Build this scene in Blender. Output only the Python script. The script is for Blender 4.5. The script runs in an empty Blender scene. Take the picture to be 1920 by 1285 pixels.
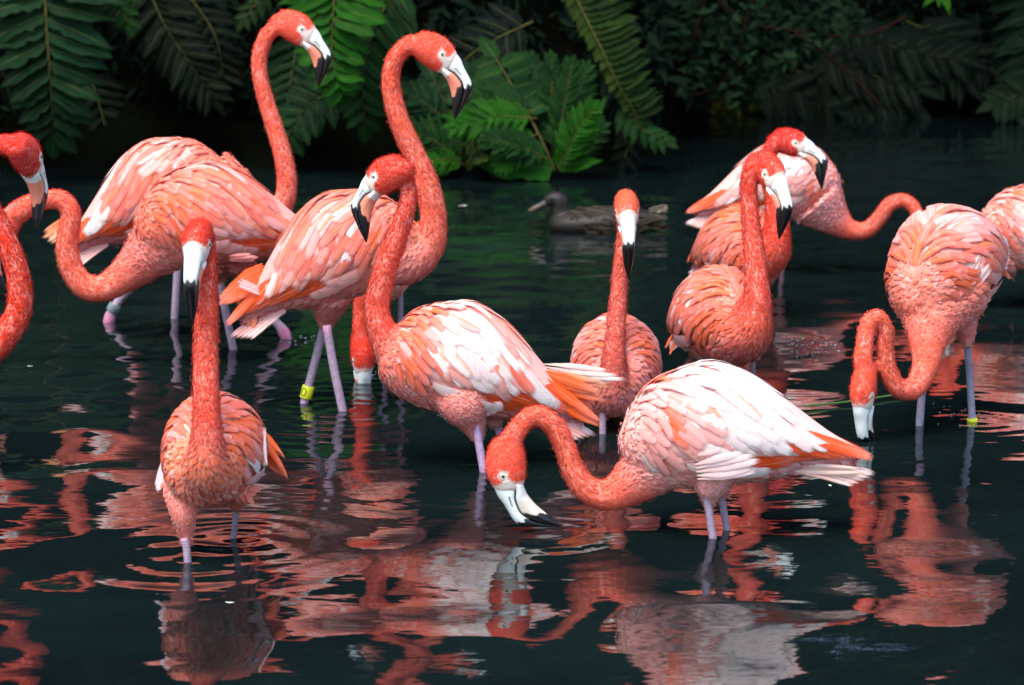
import bpy, math, random
import numpy as np
from mathutils import Vector, Matrix

R = math.radians
sc = bpy.context.scene
col = sc.collection
rng = random.Random(7)
nr = np.random.default_rng(7)

# ------------------------------------------------------------------ camera, sky, sun, exposure
CAM = Vector((0, 0, 1.76))
PITCH = R(9.55)
FOC = 5600.0                                   # focal length in photograph pixels (1920 wide)
cd = bpy.data.cameras.new('camera'); cam = bpy.data.objects.new('camera', cd); col.objects.link(cam)
cam.location = CAM; cam.rotation_euler = (R(90) - PITCH, 0, 0)
cd.sensor_width = 36; cd.lens = 105; cd.clip_end = 400; cd.clip_start = .1
cd.dof.use_dof = True; cd.dof.focus_distance = 8.2; cd.dof.aperture_fstop = 5.6
sc.camera = cam

SUN_EL, SUN_DIR = R(61), Vector((-.35, -.62, 0)).normalized()
w = bpy.data.worlds.new('World'); sc.world = w; w.use_nodes = True
nt = w.node_tree; nt.nodes.clear()
sky = nt.nodes.new('ShaderNodeTexSky'); sky.sky_type = 'NISHITA'; sky.sun_disc = False
sky.sun_elevation = SUN_EL; sky.sun_rotation = math.atan2(SUN_DIR.x, SUN_DIR.y); sky.dust_density = 1.4; sky.air_density = 1.0
bg = nt.nodes.new('ShaderNodeBackground'); bg.inputs['Strength'].default_value = 0.115
wo = nt.nodes.new('ShaderNodeOutputWorld')
nt.links.new(sky.outputs[0], bg.inputs[0]); nt.links.new(bg.outputs[0], wo.inputs[0])
sl = bpy.data.lights.new('sun', 'SUN'); sl.energy = 1.75; sl.angle = R(36); sl.color = (1, .96, .9)
so = bpy.data.objects.new('sun', sl); col.objects.link(so)
sdir = Vector((SUN_DIR.x * math.cos(SUN_EL), SUN_DIR.y * math.cos(SUN_EL), math.sin(SUN_EL)))
so.rotation_euler = sdir.to_track_quat('Z', 'Y').to_euler(); so.location = (0, 0, 20)
sc.view_settings.view_transform = 'Standard'; sc.view_settings.look = 'None'
sc.view_settings.exposure = 1.58; sc.view_settings.gamma = 1

# ------------------------------------------------------------------ helpers
FWD = Vector((0, math.cos(PITCH), -math.sin(PITCH))); UPV = Vector((0, math.sin(PITCH), math.cos(PITCH)))
def ray(px, py): return Vector((1, 0, 0)) * ((px - 960) / FOC) + UPV * (-(py - 642.5) / FOC) + FWD
def P(px, py, Y):
    d = ray(px, py); return CAM + d * (Y / d.y)
def water_at(px, py):
    d = ray(px, py); return CAM + d * (CAM.z / -d.z)
def px_m(py, Y):                                # photograph pixels per metre at a place
    d = ray(960, py); return FOC / (Y / d.y)
def sstep(a, b, x):
    t = np.clip((x - a) / (b - a), 0, 1); return t * t * (3 - 2 * t)

def link(o, parent=None, mat=None):
    col.objects.link(o)
    if parent is not None: o.parent = parent
    return o
def mesh(name, V, F, mat=None, smooth=True, uv=None, colr=None, nrm=None):
    me = bpy.data.meshes.new(name)
    V = np.asarray(V, dtype=np.float32)
    if isinstance(F, np.ndarray):
        n, k = F.shape
        me.vertices.add(len(V)); me.vertices.foreach_set('co', V.ravel())
        me.loops.add(n * k); me.loops.foreach_set('vertex_index', F.astype(np.int32).ravel())
        me.polygons.add(n); me.polygons.foreach_set('loop_start', np.arange(0, n * k, k, dtype=np.int32))
        me.update(calc_edges=True)
    else:
        me.from_pydata(V.tolist(), [], F); me.update()
    if smooth: me.polygons.foreach_set('use_smooth', np.ones(len(me.polygons), dtype=bool))
    if colr is not None: set_col(me, colr)
    if uv is not None:
        l = me.uv_layers.new(name='UVMap'); vi = np.zeros(len(me.loops), dtype=np.int32)
        me.loops.foreach_get('vertex_index', vi)
        l.data.foreach_set('uv', np.asarray(uv, dtype=np.float32)[vi].ravel())
    if mat is not None: me.materials.append(mat)
    if nrm is not None: me.normals_split_custom_set_from_vertices(np.asarray(nrm, dtype=np.float32))
    return me
def set_col(me, c):
    c = np.asarray(c, dtype=np.float32)
    if c.shape[1] == 3: c = np.hstack([c, np.ones((len(c), 1), dtype=np.float32)])
    a = me.attributes.new('Col', 'FLOAT_COLOR', 'POINT'); a.data.foreach_set('color', c.ravel())
def obj(name, me, parent=None, color=None):
    o = bpy.data.objects.new(name, me); link(o, parent)
    if color is not None: o.color = (*color[:3], color[3] if len(color) > 3 else 1)
    return o
def tag(o, label=None, cat=None, group=None, kind=None):
    if label: o['label'] = label
    if cat: o['category'] = cat
    if group: o['group'] = group
    if kind: o['kind'] = kind
    return o
def empty(name, loc):
    o = bpy.data.objects.new(name, None); o.location = loc; o.empty_display_size = .05; col.objects.link(o); return o

def catmull(pts, n=8):
    p = np.asarray(pts, dtype=float)
    p = np.vstack([2 * p[0] - p[1], p, 2 * p[-1] - p[-2]])
    out = []
    for i in range(1, len(p) - 2):
        a, b, c, d = p[i - 1], p[i], p[i + 1], p[i + 2]
        for t in np.arange(n) / n:
            out.append(.5 * (2 * b + (c - a) * t + (2 * a - 5 * b + 4 * c - d) * t * t + (3 * b - a - 3 * c + d) * t ** 3))
    out.append(p[-2]); return np.array(out)
def table(rows, n=12):
    t = catmull(sorted(rows), n); t = t[np.argsort(t[:, 0])]
    return lambda x, k: np.interp(x, t[:, 0], t[:, k])
def tube(pts, rad, seg=12, flat=1.0, cap=True):
    """tapered round bar along points; returns verts, faces, (ring index)"""
    pts = np.asarray(pts, float); rad = np.broadcast_to(rad, (len(pts),))
    T = np.gradient(pts, axis=0); T /= np.linalg.norm(T, axis=1)[:, None] + 1e-9
    n = np.cross(T[0], [0, 1, .01]);
    if np.linalg.norm(n) < .1: n = np.cross(T[0], [1, 0, 0])
    n /= np.linalg.norm(n); V = []
    for i in range(len(pts)):
        n = n - T[i] * n.dot(T[i]); n /= np.linalg.norm(n); b = np.cross(T[i], n)
        for k in range(seg):
            a = 2 * math.pi * k / seg
            V.append(pts[i] + rad[i] * (n * math.cos(a) + b * math.sin(a) * flat))
    F = []
    for i in range(len(pts) - 1):
        for k in range(seg):
            q = (k + 1) % seg
            F.append((i * seg + k, i * seg + q, (i + 1) * seg + q, (i + 1) * seg + k))
    if cap:
        F.append(tuple(range(seg - 1, -1, -1))); m = (len(pts) - 1) * seg; F.append(tuple(range(m, m + seg)))
    return np.array(V), F
def join(parts):
    V, F, o = [], [], 0
    for v, f in parts:
        V.append(np.asarray(v)); F += [tuple(i + o for i in q) for q in f]; o += len(v)
    return np.vstack(V), F
def sphere(c, r, nu=10, nv=7, sq=(1, 1, 1)):
    V, F = [], []
    for j in range(nv + 1):
        t = math.pi * j / nv
        for i in range(nu):
            a = 2 * math.pi * i / nu
            V.append((c[0] + r * sq[0] * math.sin(t) * math.cos(a), c[1] + r * sq[1] * math.sin(t) * math.sin(a), c[2] + r * sq[2] * math.cos(t)))
    for j in range(nv):
        for i in range(nu):
            q = (i + 1) % nu; F.append((j * nu + i, (j + 1) * nu + i, (j + 1) * nu + q, j * nu + q))
    return np.array(V), F

# ------------------------------------------------------------------ materials
class N:
    def __init__(s, name):
        s.m = bpy.data.materials.new(name); s.m.use_nodes = True; s.t = s.m.node_tree; s.t.nodes.clear()
        s.b = s.n('ShaderNodeBsdfPrincipled'); s.o = s.n('ShaderNodeOutputMaterial'); s.l(s.b.outputs[0], s.o.inputs[0])
    def n(s, kind, **kw):
        x = s.t.nodes.new(kind)
        for k, v in kw.items():
            if k.startswith('i_'): x.inputs[k[2:].replace('_', ' ')].default_value = v
            else: setattr(x, k, v)
        return x
    def l(s, a, b): s.t.links.new(a, b)
    def math(s, op, a, b=None, clamp=False):
        x = s.n('ShaderNodeMath', operation=op, use_clamp=clamp)
        for i, v in enumerate((a, b)):
            if v is None: continue
            if isinstance(v, (int, float)): x.inputs[i].default_value = v
            else: s.l(v, x.inputs[i])
        return x.outputs[0]
    def mix(s, f, a, b, mode='MIX'):
        x = s.n('ShaderNodeMix', data_type='RGBA', blend_type=mode)
        for i, v in ((0, f), (6, a), (7, b)):
            if isinstance(v, (int, float)): x.inputs[i].default_value = v
            elif isinstance(v, tuple): x.inputs[i].default_value = (*v[:3], 1)
            else: s.l(v, x.inputs[i])
        return x.outputs[2]
    def ramp(s, f, lo, hi, a=0., b=1.):
        x = s.n('ShaderNodeMapRange'); s.l(f, x.inputs[0])
        for i, v in zip((1, 2, 3, 4), (lo, hi, a, b)): x.inputs[i].default_value = v
        return x.outputs[0]
    def noise(s, vec, scale, detail=3, rough=.5):
        x = s.n('ShaderNodeTexNoise'); x.inputs['Scale'].default_value = scale; x.inputs['Detail'].default_value = detail
        x.inputs['Roughness'].default_value = rough
        if vec is not None: s.l(vec, x.inputs['Vector'])
        return x.outputs[0]
    def bump(s, h, strength, dist):
        x = s.n('ShaderNodeBump'); x.inputs['Strength'].default_value = strength; x.inputs['Distance'].default_value = dist
        s.l(h, x.inputs['Height']); s.l(x.outputs[0], s.b.inputs['Normal'])
    def base(s, c):
        if isinstance(c, tuple): s.b.inputs['Base Color'].default_value = (*c, 1)
        else: s.l(c, s.b.inputs['Base Color'])
    def set(s, **kw):
        for k, v in kw.items(): s.b.inputs[k.replace('_', ' ')].default_value = v
        return s

def mat_plumage():
    m = N('plumage').set(Roughness=.75, Specular_IOR_Level=.2)
    a = m.n('ShaderNodeAttribute', attribute_name='Col'); f = m.n('ShaderNodeAttribute', attribute_name='flow')
    n1 = m.noise(f.outputs['Vector'], 60, 3, .6); n2 = m.noise(f.outputs['Vector'], 18, 2)
    c = m.mix(m.ramp(n1, .35, .7, 0, .55), a.outputs['Color'], (.9, .55, .45), 'MIX')
    c = m.mix(m.ramp(n2, .3, .7, .45, 0), c, m.mix(1.0, a.outputs['Color'], (.95, .6, .5), 'MULTIPLY'))
    m.base(c); m.bump(n1, .5, .006); return m.m
def mat_tuft():
    m = N('contour_feather').set(Roughness=.75, Specular_IOR_Level=.2)
    a = m.n('ShaderNodeAttribute', attribute_name='Col'); m.base(a.outputs['Color']); return m.m
def mat_feather():
    m = N('feather').set(Roughness=.62, Specular_IOR_Level=.25)
    oi = m.n('ShaderNodeObjectInfo'); uv = m.n('ShaderNodeUVMap'); sp = m.n('ShaderNodeSeparateXYZ'); m.l(uv.outputs[0], sp.inputs[0])
    u, v = sp.outputs[0], sp.outputs[1]
    d = m.math('ABSOLUTE', m.math('SUBTRACT', v, .5))
    barb = m.n('ShaderNodeCombineXYZ'); m.l(m.math('SUBTRACT', m.math('MULTIPLY', u, 26.), m.math('MULTIPLY', d, 22.)), barb.inputs[0])
    m.l(m.math('MULTIPLY', v, 1.6), barb.inputs[1]); m.l(m.math('MULTIPLY', oi.outputs['Random'], 50.), barb.inputs[2])
    n1 = m.noise(barb.outputs[0], 1.0, 3, .6)
    lng = m.n('ShaderNodeCombineXYZ'); m.l(m.math('MULTIPLY', u, 1.3), lng.inputs[0]); m.l(m.math('MULTIPLY', v, 13.), lng.inputs[1])
    m.l(m.math('MULTIPLY', oi.outputs['Random'], 31.), lng.inputs[2]); n2 = m.noise(lng.outputs[0], 1.0, 2)
    C = oi.outputs['Color']
    dark = m.mix(1.0, C, (.98, .74, .66), 'MULTIPLY')
    c = m.mix(m.ramp(u, 0, .45, .7, 0), C, dark)                       # warmer root
    c = m.mix(m.ramp(n2, .48, .70, 0, .55), c, dark); c = m.mix(m.ramp(n2, .48, .28, 0, .20), c, m.mix(.5, c, (.95, .90, .86)))                   # soft streaks along the vane
    st = m.math('MULTIPLY', m.ramp(v, .50, .78), m.math('SUBTRACT', 1.0, oi.outputs['Alpha']))
    c = m.mix(m.math('MULTIPLY', st, m.ramp(n2, .3, .5, .5, 1.)), c, (.86, .22, .07))   # orange outer web on some feathers
    c = m.mix(m.ramp(n1, .3, .75, .12, 0), c, dark)
    c = m.mix(m.ramp(u, .6, 1., 0, .26), c, m.mix(.6, c, (.96, .90, .86)))
    c = m.mix(m.ramp(d, .025, .01, 0, .25), c, (.95, .86, .78))        # shaft
    fr = m.n('ShaderNodeCombineXYZ'); m.l(m.math('SUBTRACT', m.math('MULTIPLY', u, 70.), m.math('MULTIPLY', d, 60.)), fr.inputs[0])
    m.l(m.math('MULTIPLY', oi.outputs['Random'], 77.), fr.inputs[1]); n3 = m.noise(fr.outputs[0], 1.0, 2)
    lim = m.math('MAXIMUM', m.ramp(d, .26, .5, .0, .78), m.ramp(u, .80, 1., .0, .78))
    m.l(m.ramp(m.math('SUBTRACT', n3, lim), -.10, .32), m.b.inputs['Alpha'])               # frayed barbs along the rim
    m.base(c); m.bump(n1, .25, .002); return m.m
def mat_col(name, rough=.4, spec=.5, bump=None):
    m = N(name).set(Roughness=rough, Specular_IOR_Level=spec)
    a = m.n('ShaderNodeAttribute', attribute_name='Col'); tc = m.n('ShaderNodeTexCoord')
    n1 = m.noise(tc.outputs['Object'], 60, 4, .6)
    m.base(m.mix(m.ramp(n1, .35, .75, 0, .3), a.outputs['Color'], m.mix(1., a.outputs['Color'], (.72, .66, .62), 'MULTIPLY')))
    if bump: m.bump(m.noise(tc.outputs['Object'], bump, 2), .3, .002)
    return m.m
def mat_leg():
    m = N('scaly_leg').set(Roughness=.5, Specular_IOR_Level=.4)
    a = m.n('ShaderNodeAttribute', attribute_name='Col'); tc = m.n('ShaderNodeTexCoord')
    wv = m.n('ShaderNodeTexWave', wave_type='BANDS', bands_direction='Z'); wv.inputs['Scale'].default_value = 42; wv.inputs['Distortion'].default_value = 1.5
    m.l(tc.outputs['Object'], wv.inputs[0]); n1 = m.noise(tc.outputs['Object'], 90, 3)
    m.base(m.mix(m.ramp(wv.outputs[1], .0, .3, .12, 0), m.mix(m.ramp(n1, .4, .62, 0, .5), a.outputs['Color'], m.mix(1., a.outputs['Color'], (.55, .45, .5), 'MULTIPLY')), (.3, .2, .32)))
    m.bump(wv.outputs[1], .15, .002); return m.m
def mat_plain(name, c, rough=.5, spec=.4):
    m = N(name).set(Roughness=rough, Specular_IOR_Level=spec); tc = m.n('ShaderNodeTexCoord')
    n1 = m.noise(tc.outputs['Object'], 35, 4)
    m.base(m.mix(m.ramp(n1, .3, .7), c, tuple(x * .7 for x in c))); return m.m
def mat_leaf(name='leaf'):
    m = N(name).set(Roughness=.5, Specular_IOR_Level=.10)
    oi = m.n('ShaderNodeObjectInfo'); uv = m.n('ShaderNodeUVMap'); sp = m.n('ShaderNodeSeparateXYZ'); m.l(uv.outputs[0], sp.inputs[0])
    u, v = sp.outputs[0], sp.outputs[1]; d = m.math('ABSOLUTE', m.math('SUBTRACT', v, .5))
    ve = m.n('ShaderNodeCombineXYZ'); m.l(m.math('SUBTRACT', m.math('MULTIPLY', u, 40.), m.math('MULTIPLY', d, 40.)), ve.inputs[0]); m.l(v, ve.inputs[1])
    m.l(m.math('MULTIPLY', oi.outputs['Random'], 40.), ve.inputs[2])
    n1 = m.noise(ve.outputs[0], 1., 2); tc = m.n('ShaderNodeTexCoord'); n2 = m.noise(tc.outputs['Object'], 4, 3)
    C = oi.outputs['Color']
    c = m.mix(m.ramp(n1, .38, .62, 0, .8), C, m.mix(1., C, (.45, .5, .4), 'MULTIPLY'))
    c = m.mix(m.ramp(n2, .4, .75, 0, .5), c, m.mix(1., C, (1.5, 1.25, .7), 'MULTIPLY'))
    c = m.mix(m.ramp(d, .03, .01, 0, .5), c, (.14, .17, .05))
    m.base(c); m.bump(n1, .7, .006)
    tr = m.n('ShaderNodeBsdfTranslucent'); m.l(c, tr.inputs[0]); mx = m.n('ShaderNodeMixShader'); mx.inputs[0].default_value = .18
    m.l(m.b.outputs[0], mx.inputs[1]); m.l(tr.outputs[0], mx.inputs[2]); m.l(mx.outputs[0], m.o.inputs[0]); return m.m
def mat_mass():
    m = N('woodland_leaf').set(Roughness=.7, Specular_IOR_Level=.05)
    a = m.n('ShaderNodeAttribute', attribute_name='Col'); m.base(a.outputs['Color']); return m.m
def mat_soil():
    m = N('wet_soil').set(Roughness=.85, Specular_IOR_Level=.2); tc = m.n('ShaderNodeTexCoord')
    n1 = m.noise(tc.outputs['Object'], 3, 6, .65); n2 = m.noise(tc.outputs['Object'], 30, 4)
    c = m.mix(m.ramp(n1, .35, .65), (.0018, .0016, .0012), (.003, .004, .002)); m.base(c); m.bump(n2, .7, .04); m.set(Specular_IOR_Level=.0); return m.m
def mat_water():
    m = N('pond_water').set(Roughness=.03, IOR=1.36, Specular_IOR_Level=.5)
    tc = m.n('ShaderNodeTexCoord'); n = m.noise(tc.outputs['Object'], 1.2, 3)
    m.base(m.mix(m.ramp(n, .35, .65), (.0032, .0066, .0072), (.0046, .0105, .0105)))
    mp = m.n('ShaderNodeMapping'); m.l(tc.outputs['Object'], mp.inputs[0]); mp.inputs['Scale'].default_value = (1.0, 1.6, 1)
    n1 = m.noise(mp.outputs[0], 9, 2, .45)
    m.bump(n1, .035, .03); return m.m
M = dict(plum=mat_plumage(), tuft=mat_tuft(), feather=mat_feather(), bill=mat_col('bill_keratin', .32, .5), leg=mat_leg(),
         leaf=mat_leaf(), mass=mat_mass(), soil=mat_soil(), water=mat_water(), eye=mat_plain('pale_iris', (.70, .62, .22), .12, .6),
         ring=mat_plain('eye_skin', (.60, .52, .40), .6, .3), pupil=mat_plain('pupil', (.004, .004, .005), .08, .7),
         yellow=mat_plain('yellow_band', (.72, .78, .02), .35, .4), grey=mat_plain('grey_band', (.16, .2, .2), .35, .5), ink=mat_plain('band_ink', (.02, .02, .02), .5),
         stalk=mat_plain('fern_stalk', (.09, .085, .02), .7, .1), twig=mat_plain('twig_bark', (.03, .013, .009), .9, .05), moss=mat_plain('moss', (.06, .07, .008), .9),
         droplet=mat_plain('splash', (.5, .58, .62), .08, .6), duck=mat_col('duck_skin', .55, .3))

# ------------------------------------------------------------------ pond, bank, woodland
def shore(x): return 16.2 + 3.1 * sstep(.75, 1.15, x) + .08 * np.sin(x * 5) + .05 * np.sin(x * 11 + 1)
def waves(X, Y):
    g = np.random.default_rng(3); H = np.zeros_like(X)
    for i in range(22):                                                      # broad slow swells
        lam = .28 * (3.6 ** g.random()); a = R(g.normal(90, 44)); ph = g.random() * 6.28; sl_ = .0085 * (.6 + .8 * g.random())
        H += sl_ * lam / 6.28 * np.sin(6.28 / lam * (X * math.cos(a) + Y * math.sin(a)) + ph + .9 * np.sin(X * 1.7 + Y * .9 + i) + .5 * np.sin(X * 3.1 - Y * 1.3 + 2 * i))
    Hs = np.zeros_like(X)
    for i in range(16):                                                      # small wind ripples, mostly farther out
        lam = .13 * (2.2 ** g.random()); a = R(g.normal(90, 36)); ph = g.random() * 6.28
        Hs += .0050 * lam / 6.28 * np.sin(6.28 / lam * (X * math.cos(a) + Y * math.sin(a)) + ph + .6 * np.sin(X * 1.3 + Y * .7 + i))
    H += Hs * (.30 + 1.7 * sstep(7.2, 8.8, Y)) * (.5 + .8 * sstep(-.2, .7, np.sin(X * 1.3 + .5) * np.sin(Y * 1.1)))
    H *= .75 + .45 * sstep(8.2, 6.8, Y)
    for px, py, lam, amp, reach in ((1015, 1000, .08, .0018, .5), (350, 1055, .13, .0020, .6), (437, 1012, .09, .0022, .5), (1335, 1012, .11, .0010, .35), (685, 706, .07, .003, .5),
                                    (1630, 828, .07, .002, .5), (640, 770, .09, .0028, .6), (575, 755, .08, .002, .5), (530, 634, .09, .003, .7), (205, 600, .09, .003, .8),
                                    (1530, 655, .06, .003, .35), (905, 885, .08, .002, .5), (1822, 790, .08, .002, .4), (840, 775, .05, .002, .25), (440, 656, .08, .002, .4)):
        p = water_at(px, py); r = np.hypot(X - p.x, Y - p.y)
        H += amp * np.sin(6.28 * r / lam) * np.exp(-r / reach * 2.2) * sstep(0, .05, r)
    return H
xs = np.unique(np.concatenate([np.linspace(-60, -4, 12), np.arange(-4, 4.01, .03), np.linspace(4, 60, 12)]))
ys = np.unique(np.concatenate([np.linspace(-60, 4.5, 10), np.arange(5.2, 10, .018), np.arange(10, 20, .045), np.linspace(20, 40, 8)]))
X, Y = np.meshgrid(xs, ys); H = waves(X, Y)
H *= sstep(4.2, 3.6, np.abs(X)) * sstep(4.6, 5.4, Y) * sstep(21, 19.5, Y)
nx, ny = len(xs), len(ys); ii = np.arange(nx * ny).reshape(ny, nx)
F = np.stack([ii[:-1, :-1], ii[:-1, 1:], ii[1:, 1:], ii[1:, :-1]], -1).reshape(-1, 4)
tag(obj('pond_water', mesh('pond_water', np.stack([X, Y, H], -1).reshape(-1, 3), F, M['water'])), kind='structure')

xs = np.linspace(-40, 40, 220); ds = np.concatenate([[-90, -30, -3, -1.2, -.6], np.linspace(-.4, 1.2, 24), np.linspace(1.4, 22, 40), [60]])
X, D = np.meshgrid(xs, ds); Y = shore(X) + D
Hb = np.interp(D, [-90, -1.2, -.35, 0, .12, .4, 1, 3, 8, 22, 60], [-.5, -.5, -.25, -.01, .12, .42, .6, 2.2, 7.5, 11, 11])  # upper slope, out of view, steepened to keep sky reflections off the water
Hb = Hb + sstep(0, .5, D) * (.08 * np.sin(X * 7 + D * 9) + .06 * np.sin(X * 13 - D * 17) + .05 * nr.normal(size=X.shape))
nx, ny = len(xs), len(ds); ii = np.arange(nx * ny).reshape(ny, nx)
F = np.stack([ii[:-1, :-1], ii[:-1, 1:], ii[1:, 1:], ii[1:, :-1]], -1).reshape(-1, 4)
tag(obj('bank_ground', mesh('bank_ground', np.stack([X, Y, Hb], -1).reshape(-1, 3), F, M['soil'])), kind='structure')

def leaf_cloud(C, size, wid, cols, hang=.3):
    """many little folded leaves: C centres, returns verts, tris, colours"""
    n = len(C); d = nr.normal(size=(n, 3)); d[:, 2] -= hang; d /= np.linalg.norm(d, axis=1)[:, None]
    s = np.cross(d, nr.normal(size=(n, 3))); s /= np.linalg.norm(s, axis=1)[:, None]; nn = np.cross(d, s)
    L = size[:, None]; W = L * wid
    V = np.stack([C, C + d * L * .45 + s * W - nn * L * .06, C + d * L * .5 + nn * L * .05, C + d * L * .45 - s * W - nn * L * .06, C + d * L - nn * L * .1], 1)
    b = (np.arange(n) * 5)[:, None]
    T = np.concatenate([b + [0, 1, 2], b + [0, 2, 3], b + [1, 4, 2], b + [2, 4, 3]], 0)
    return V.reshape(-1, 3), T, np.repeat(cols, 5, 0)
# woodland on the slope behind the pond, plus unseen crowns added over the bank to shade it
C = []
for i in range(70):
    cx = nr.uniform(-9, 9); y0 = float(shore(np.array(cx)))
    c = np.array([cx, y0 + nr.uniform(-2.6, 4.5), nr.uniform(2.0, 8.5)]); c[2] += max(0, c[1] - y0 - 2) * .5 + (.7 if c[1] < y0 - 1 else 0)
    r = np.array([nr.uniform(.9, 1.6), nr.uniform(.8, 1.4), nr.uniform(.6, 1.0)])
    p = nr.normal(size=(520, 3)); p /= np.linalg.norm(p, axis=1)[:, None]; p *= (nr.random((520, 1)) ** .45)
    C.append(c + p * r)
n = 9000; x = nr.uniform(-11, 11, n); d = nr.uniform(.8, 16, n)
C.append(np.stack([x, shore(x) + d, np.interp(d, [0, .4, 1, 3, 8, 22], [0, .42, .6, 2.2, 7.5, 11]) + nr.uniform(0, 1.3, n)], -1))
C = np.vstack(C); keep = C[:, 2] > .95 + (C[:, 1] < 18) * .3; C = C[keep]; n = len(C)
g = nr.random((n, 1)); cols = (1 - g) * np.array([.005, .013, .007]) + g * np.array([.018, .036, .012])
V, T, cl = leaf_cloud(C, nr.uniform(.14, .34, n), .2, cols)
tag(obj('forest', mesh('forest', V, T, M['mass'], colr=cl)), 'dark leafy wood covering the slope behind the pond, with crowns added to shade the bank', kind='stuff')
# low dark undergrowth along the shore, behind the ferns
n = 5200; x = nr.uniform(-3.6, 4.2, n); d = .25 + 1.6 * nr.random(n) ** 1.5
z = np.interp(d, [0, .4, 1, 3], [.02, .42, .6, 2.2]) + nr.random(n) ** 2 * .55
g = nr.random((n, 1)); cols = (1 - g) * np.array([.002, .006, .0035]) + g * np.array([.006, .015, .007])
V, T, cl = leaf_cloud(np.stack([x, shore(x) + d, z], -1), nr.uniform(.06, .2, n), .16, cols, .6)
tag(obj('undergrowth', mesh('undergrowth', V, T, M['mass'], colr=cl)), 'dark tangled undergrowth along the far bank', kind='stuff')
n = 1500; x = nr.uniform(1.3, 2.4, n); d = nr.uniform(-.03, .14, n)
g = nr.random((n, 1)); cols = (1 - g) * np.array([.02, .026, .003]) + g * np.array([.05, .055, .005])
V, T, cl = leaf_cloud(np.stack([x, shore(x) + d, np.clip(d, 0, 1) * .7 + nr.uniform(0, .05, n)], -1), nr.uniform(.02, .05, n), .3, cols, -.4)
tag(obj('moss', mesh('moss', V, T, M['mass'], colr=cl)), 'yellow green moss at the foot of the far bank', kind='stuff')

# ------------------------------------------------------------------ ferns and shrub
def leaflet_mesh(k, serr=.06, rows=9, rnd=.25, blunt=.55):
    g = random.Random(k); V, U = [], []
    for i in range(rows):
        u = i / (rows - 1)
        wd = (u / .12) ** .5 if u < .12 else 1.0
        wd *= (1 - max(0, (u - blunt) / (1 - blunt)) ** 1.7) if u > blunt else 1
        for j, s in enumerate((-1, 0, 1)):
            wv = s * max(.02, wd) * .5 * (1 + (g.uniform(-serr, serr) if 0 < u < 1 else 0)) if s else 0
            V.append((u, wv, .10 * abs(s) * wd * .5 * (1 + g.uniform(-.6, .6)) - rnd * u * u + .012 * math.sin(u * 13 + k) * s)); U.append((u, .5 + s * .5))
    Fc = [(i * 3 + j, i * 3 + j + 1, i * 3 + j + 4, i * 3 + j + 3) for i in range(rows - 1) for j in (0, 1)]
    return mesh('leaflet', V, Fc, M['leaf'], uv=U)
LEAFLETS = [leaflet_mesh(k, .2, 13, rd, bl) for k, (rd, bl) in enumerate(((.10, .35), (.2, .45), (.3, .4), (.15, .5)))]
LOBES = [leaflet_mesh(10 + k, .12, 8, .12, .7) for k in range(3)]
def frond(plant, pts, n, L, W, green, ang=70, droop=.15, sides=(1, -1), face=(0, -.85, .5), kinds=None, terminal=True, r=.006, jit=.12, skip=0., start=.06):
    """one fern frond: pts = (px, py, Y) down the stalk; L, W = functions of t giving leaflet size in metres"""
    kinds = kinds or LEAFLETS
    p = catmull([P(*q) for q in pts], 10); arc = np.concatenate([[0], np.cumsum(np.linalg.norm(np.diff(p, axis=0), axis=1))])
    V, Fc = tube(p - np.array(plant.location), np.linspace(r, r * .35, len(p)), 6)
    fr = obj('frond', mesh('frond', V, Fc, M['stalk']), plant)
    N0 = Vector(face).normalized()
    def place(t, s, a, l, wd):
        wd *= 1.3
        q = Vector([np.interp(t * arc[-1], arc, p[:, k]) for k in range(3)])
        q2 = Vector([np.interp(min(1, t + .03) * arc[-1], arc, p[:, k]) for k in range(3)]); q1 = Vector([np.interp(max(0, t - .03) * arc[-1], arc, p[:, k]) for k in range(3)])
        T = (q2 - q1).normalized(); S = N0.cross(T).normalized() * s
        d = (T * math.cos(a) + S * math.sin(a) + N0 * rng.gauss(0, jit) + Vector((0, 0, -droop))).normalized()
        nrm = (N0 + Vector([rng.gauss(0, jit) for _ in range(3)])); nrm = (nrm - d * nrm.dot(d)).normalized(); y = nrm.cross(d)
        o = bpy.data.objects.new('leaflet', rng.choice(kinds)); o.parent = fr
        mt = Matrix((d * l, y * wd, nrm * l)).transposed().to_4x4(); mt.translation = q - plant.location
        o.matrix_local = mt; b = rng.uniform(.75, 1.25); o.color = (green[0] * b * rng.uniform(.85, 1.2), green[1] * b, green[2] * b * rng.uniform(.85, 1.15), 1); col.objects.link(o)
    for i in range(n):
        t = start + (1 - start) * (i + .5) / n * .985
        for s in sides:
            if rng.random() < skip: continue
            tt = min(.99, max(0, t + (.25 / n if s > 0 else -.1 / n)))
            place(tt, s, R((ang if not callable(ang) else ang(t)) + rng.gauss(0, 4)), L(t) * rng.uniform(.92, 1.08), W(t) * rng.uniform(.9, 1.1))
    if terminal: place(.995, 1, R(rng.gauss(0, 4)), max(L(1.) * 1.0, .05), W(1.) * 1.1)
    return fr
def fern(label, base, group='ferns on the far bank'):
    o = empty('fern', P(*base)); o.location.z = max(o.location.z, 0)
    return tag(o, label, 'fern', group)
lin = lambda a, b, c=1.: (lambda t: (a + (b - a) * t ** c))
hump = lambda a, pk: (lambda t: a * (.45 + .55 * math.sin(math.pi * min(1, t * .85 + .12))) * (1 if t < pk else 1))

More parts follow.
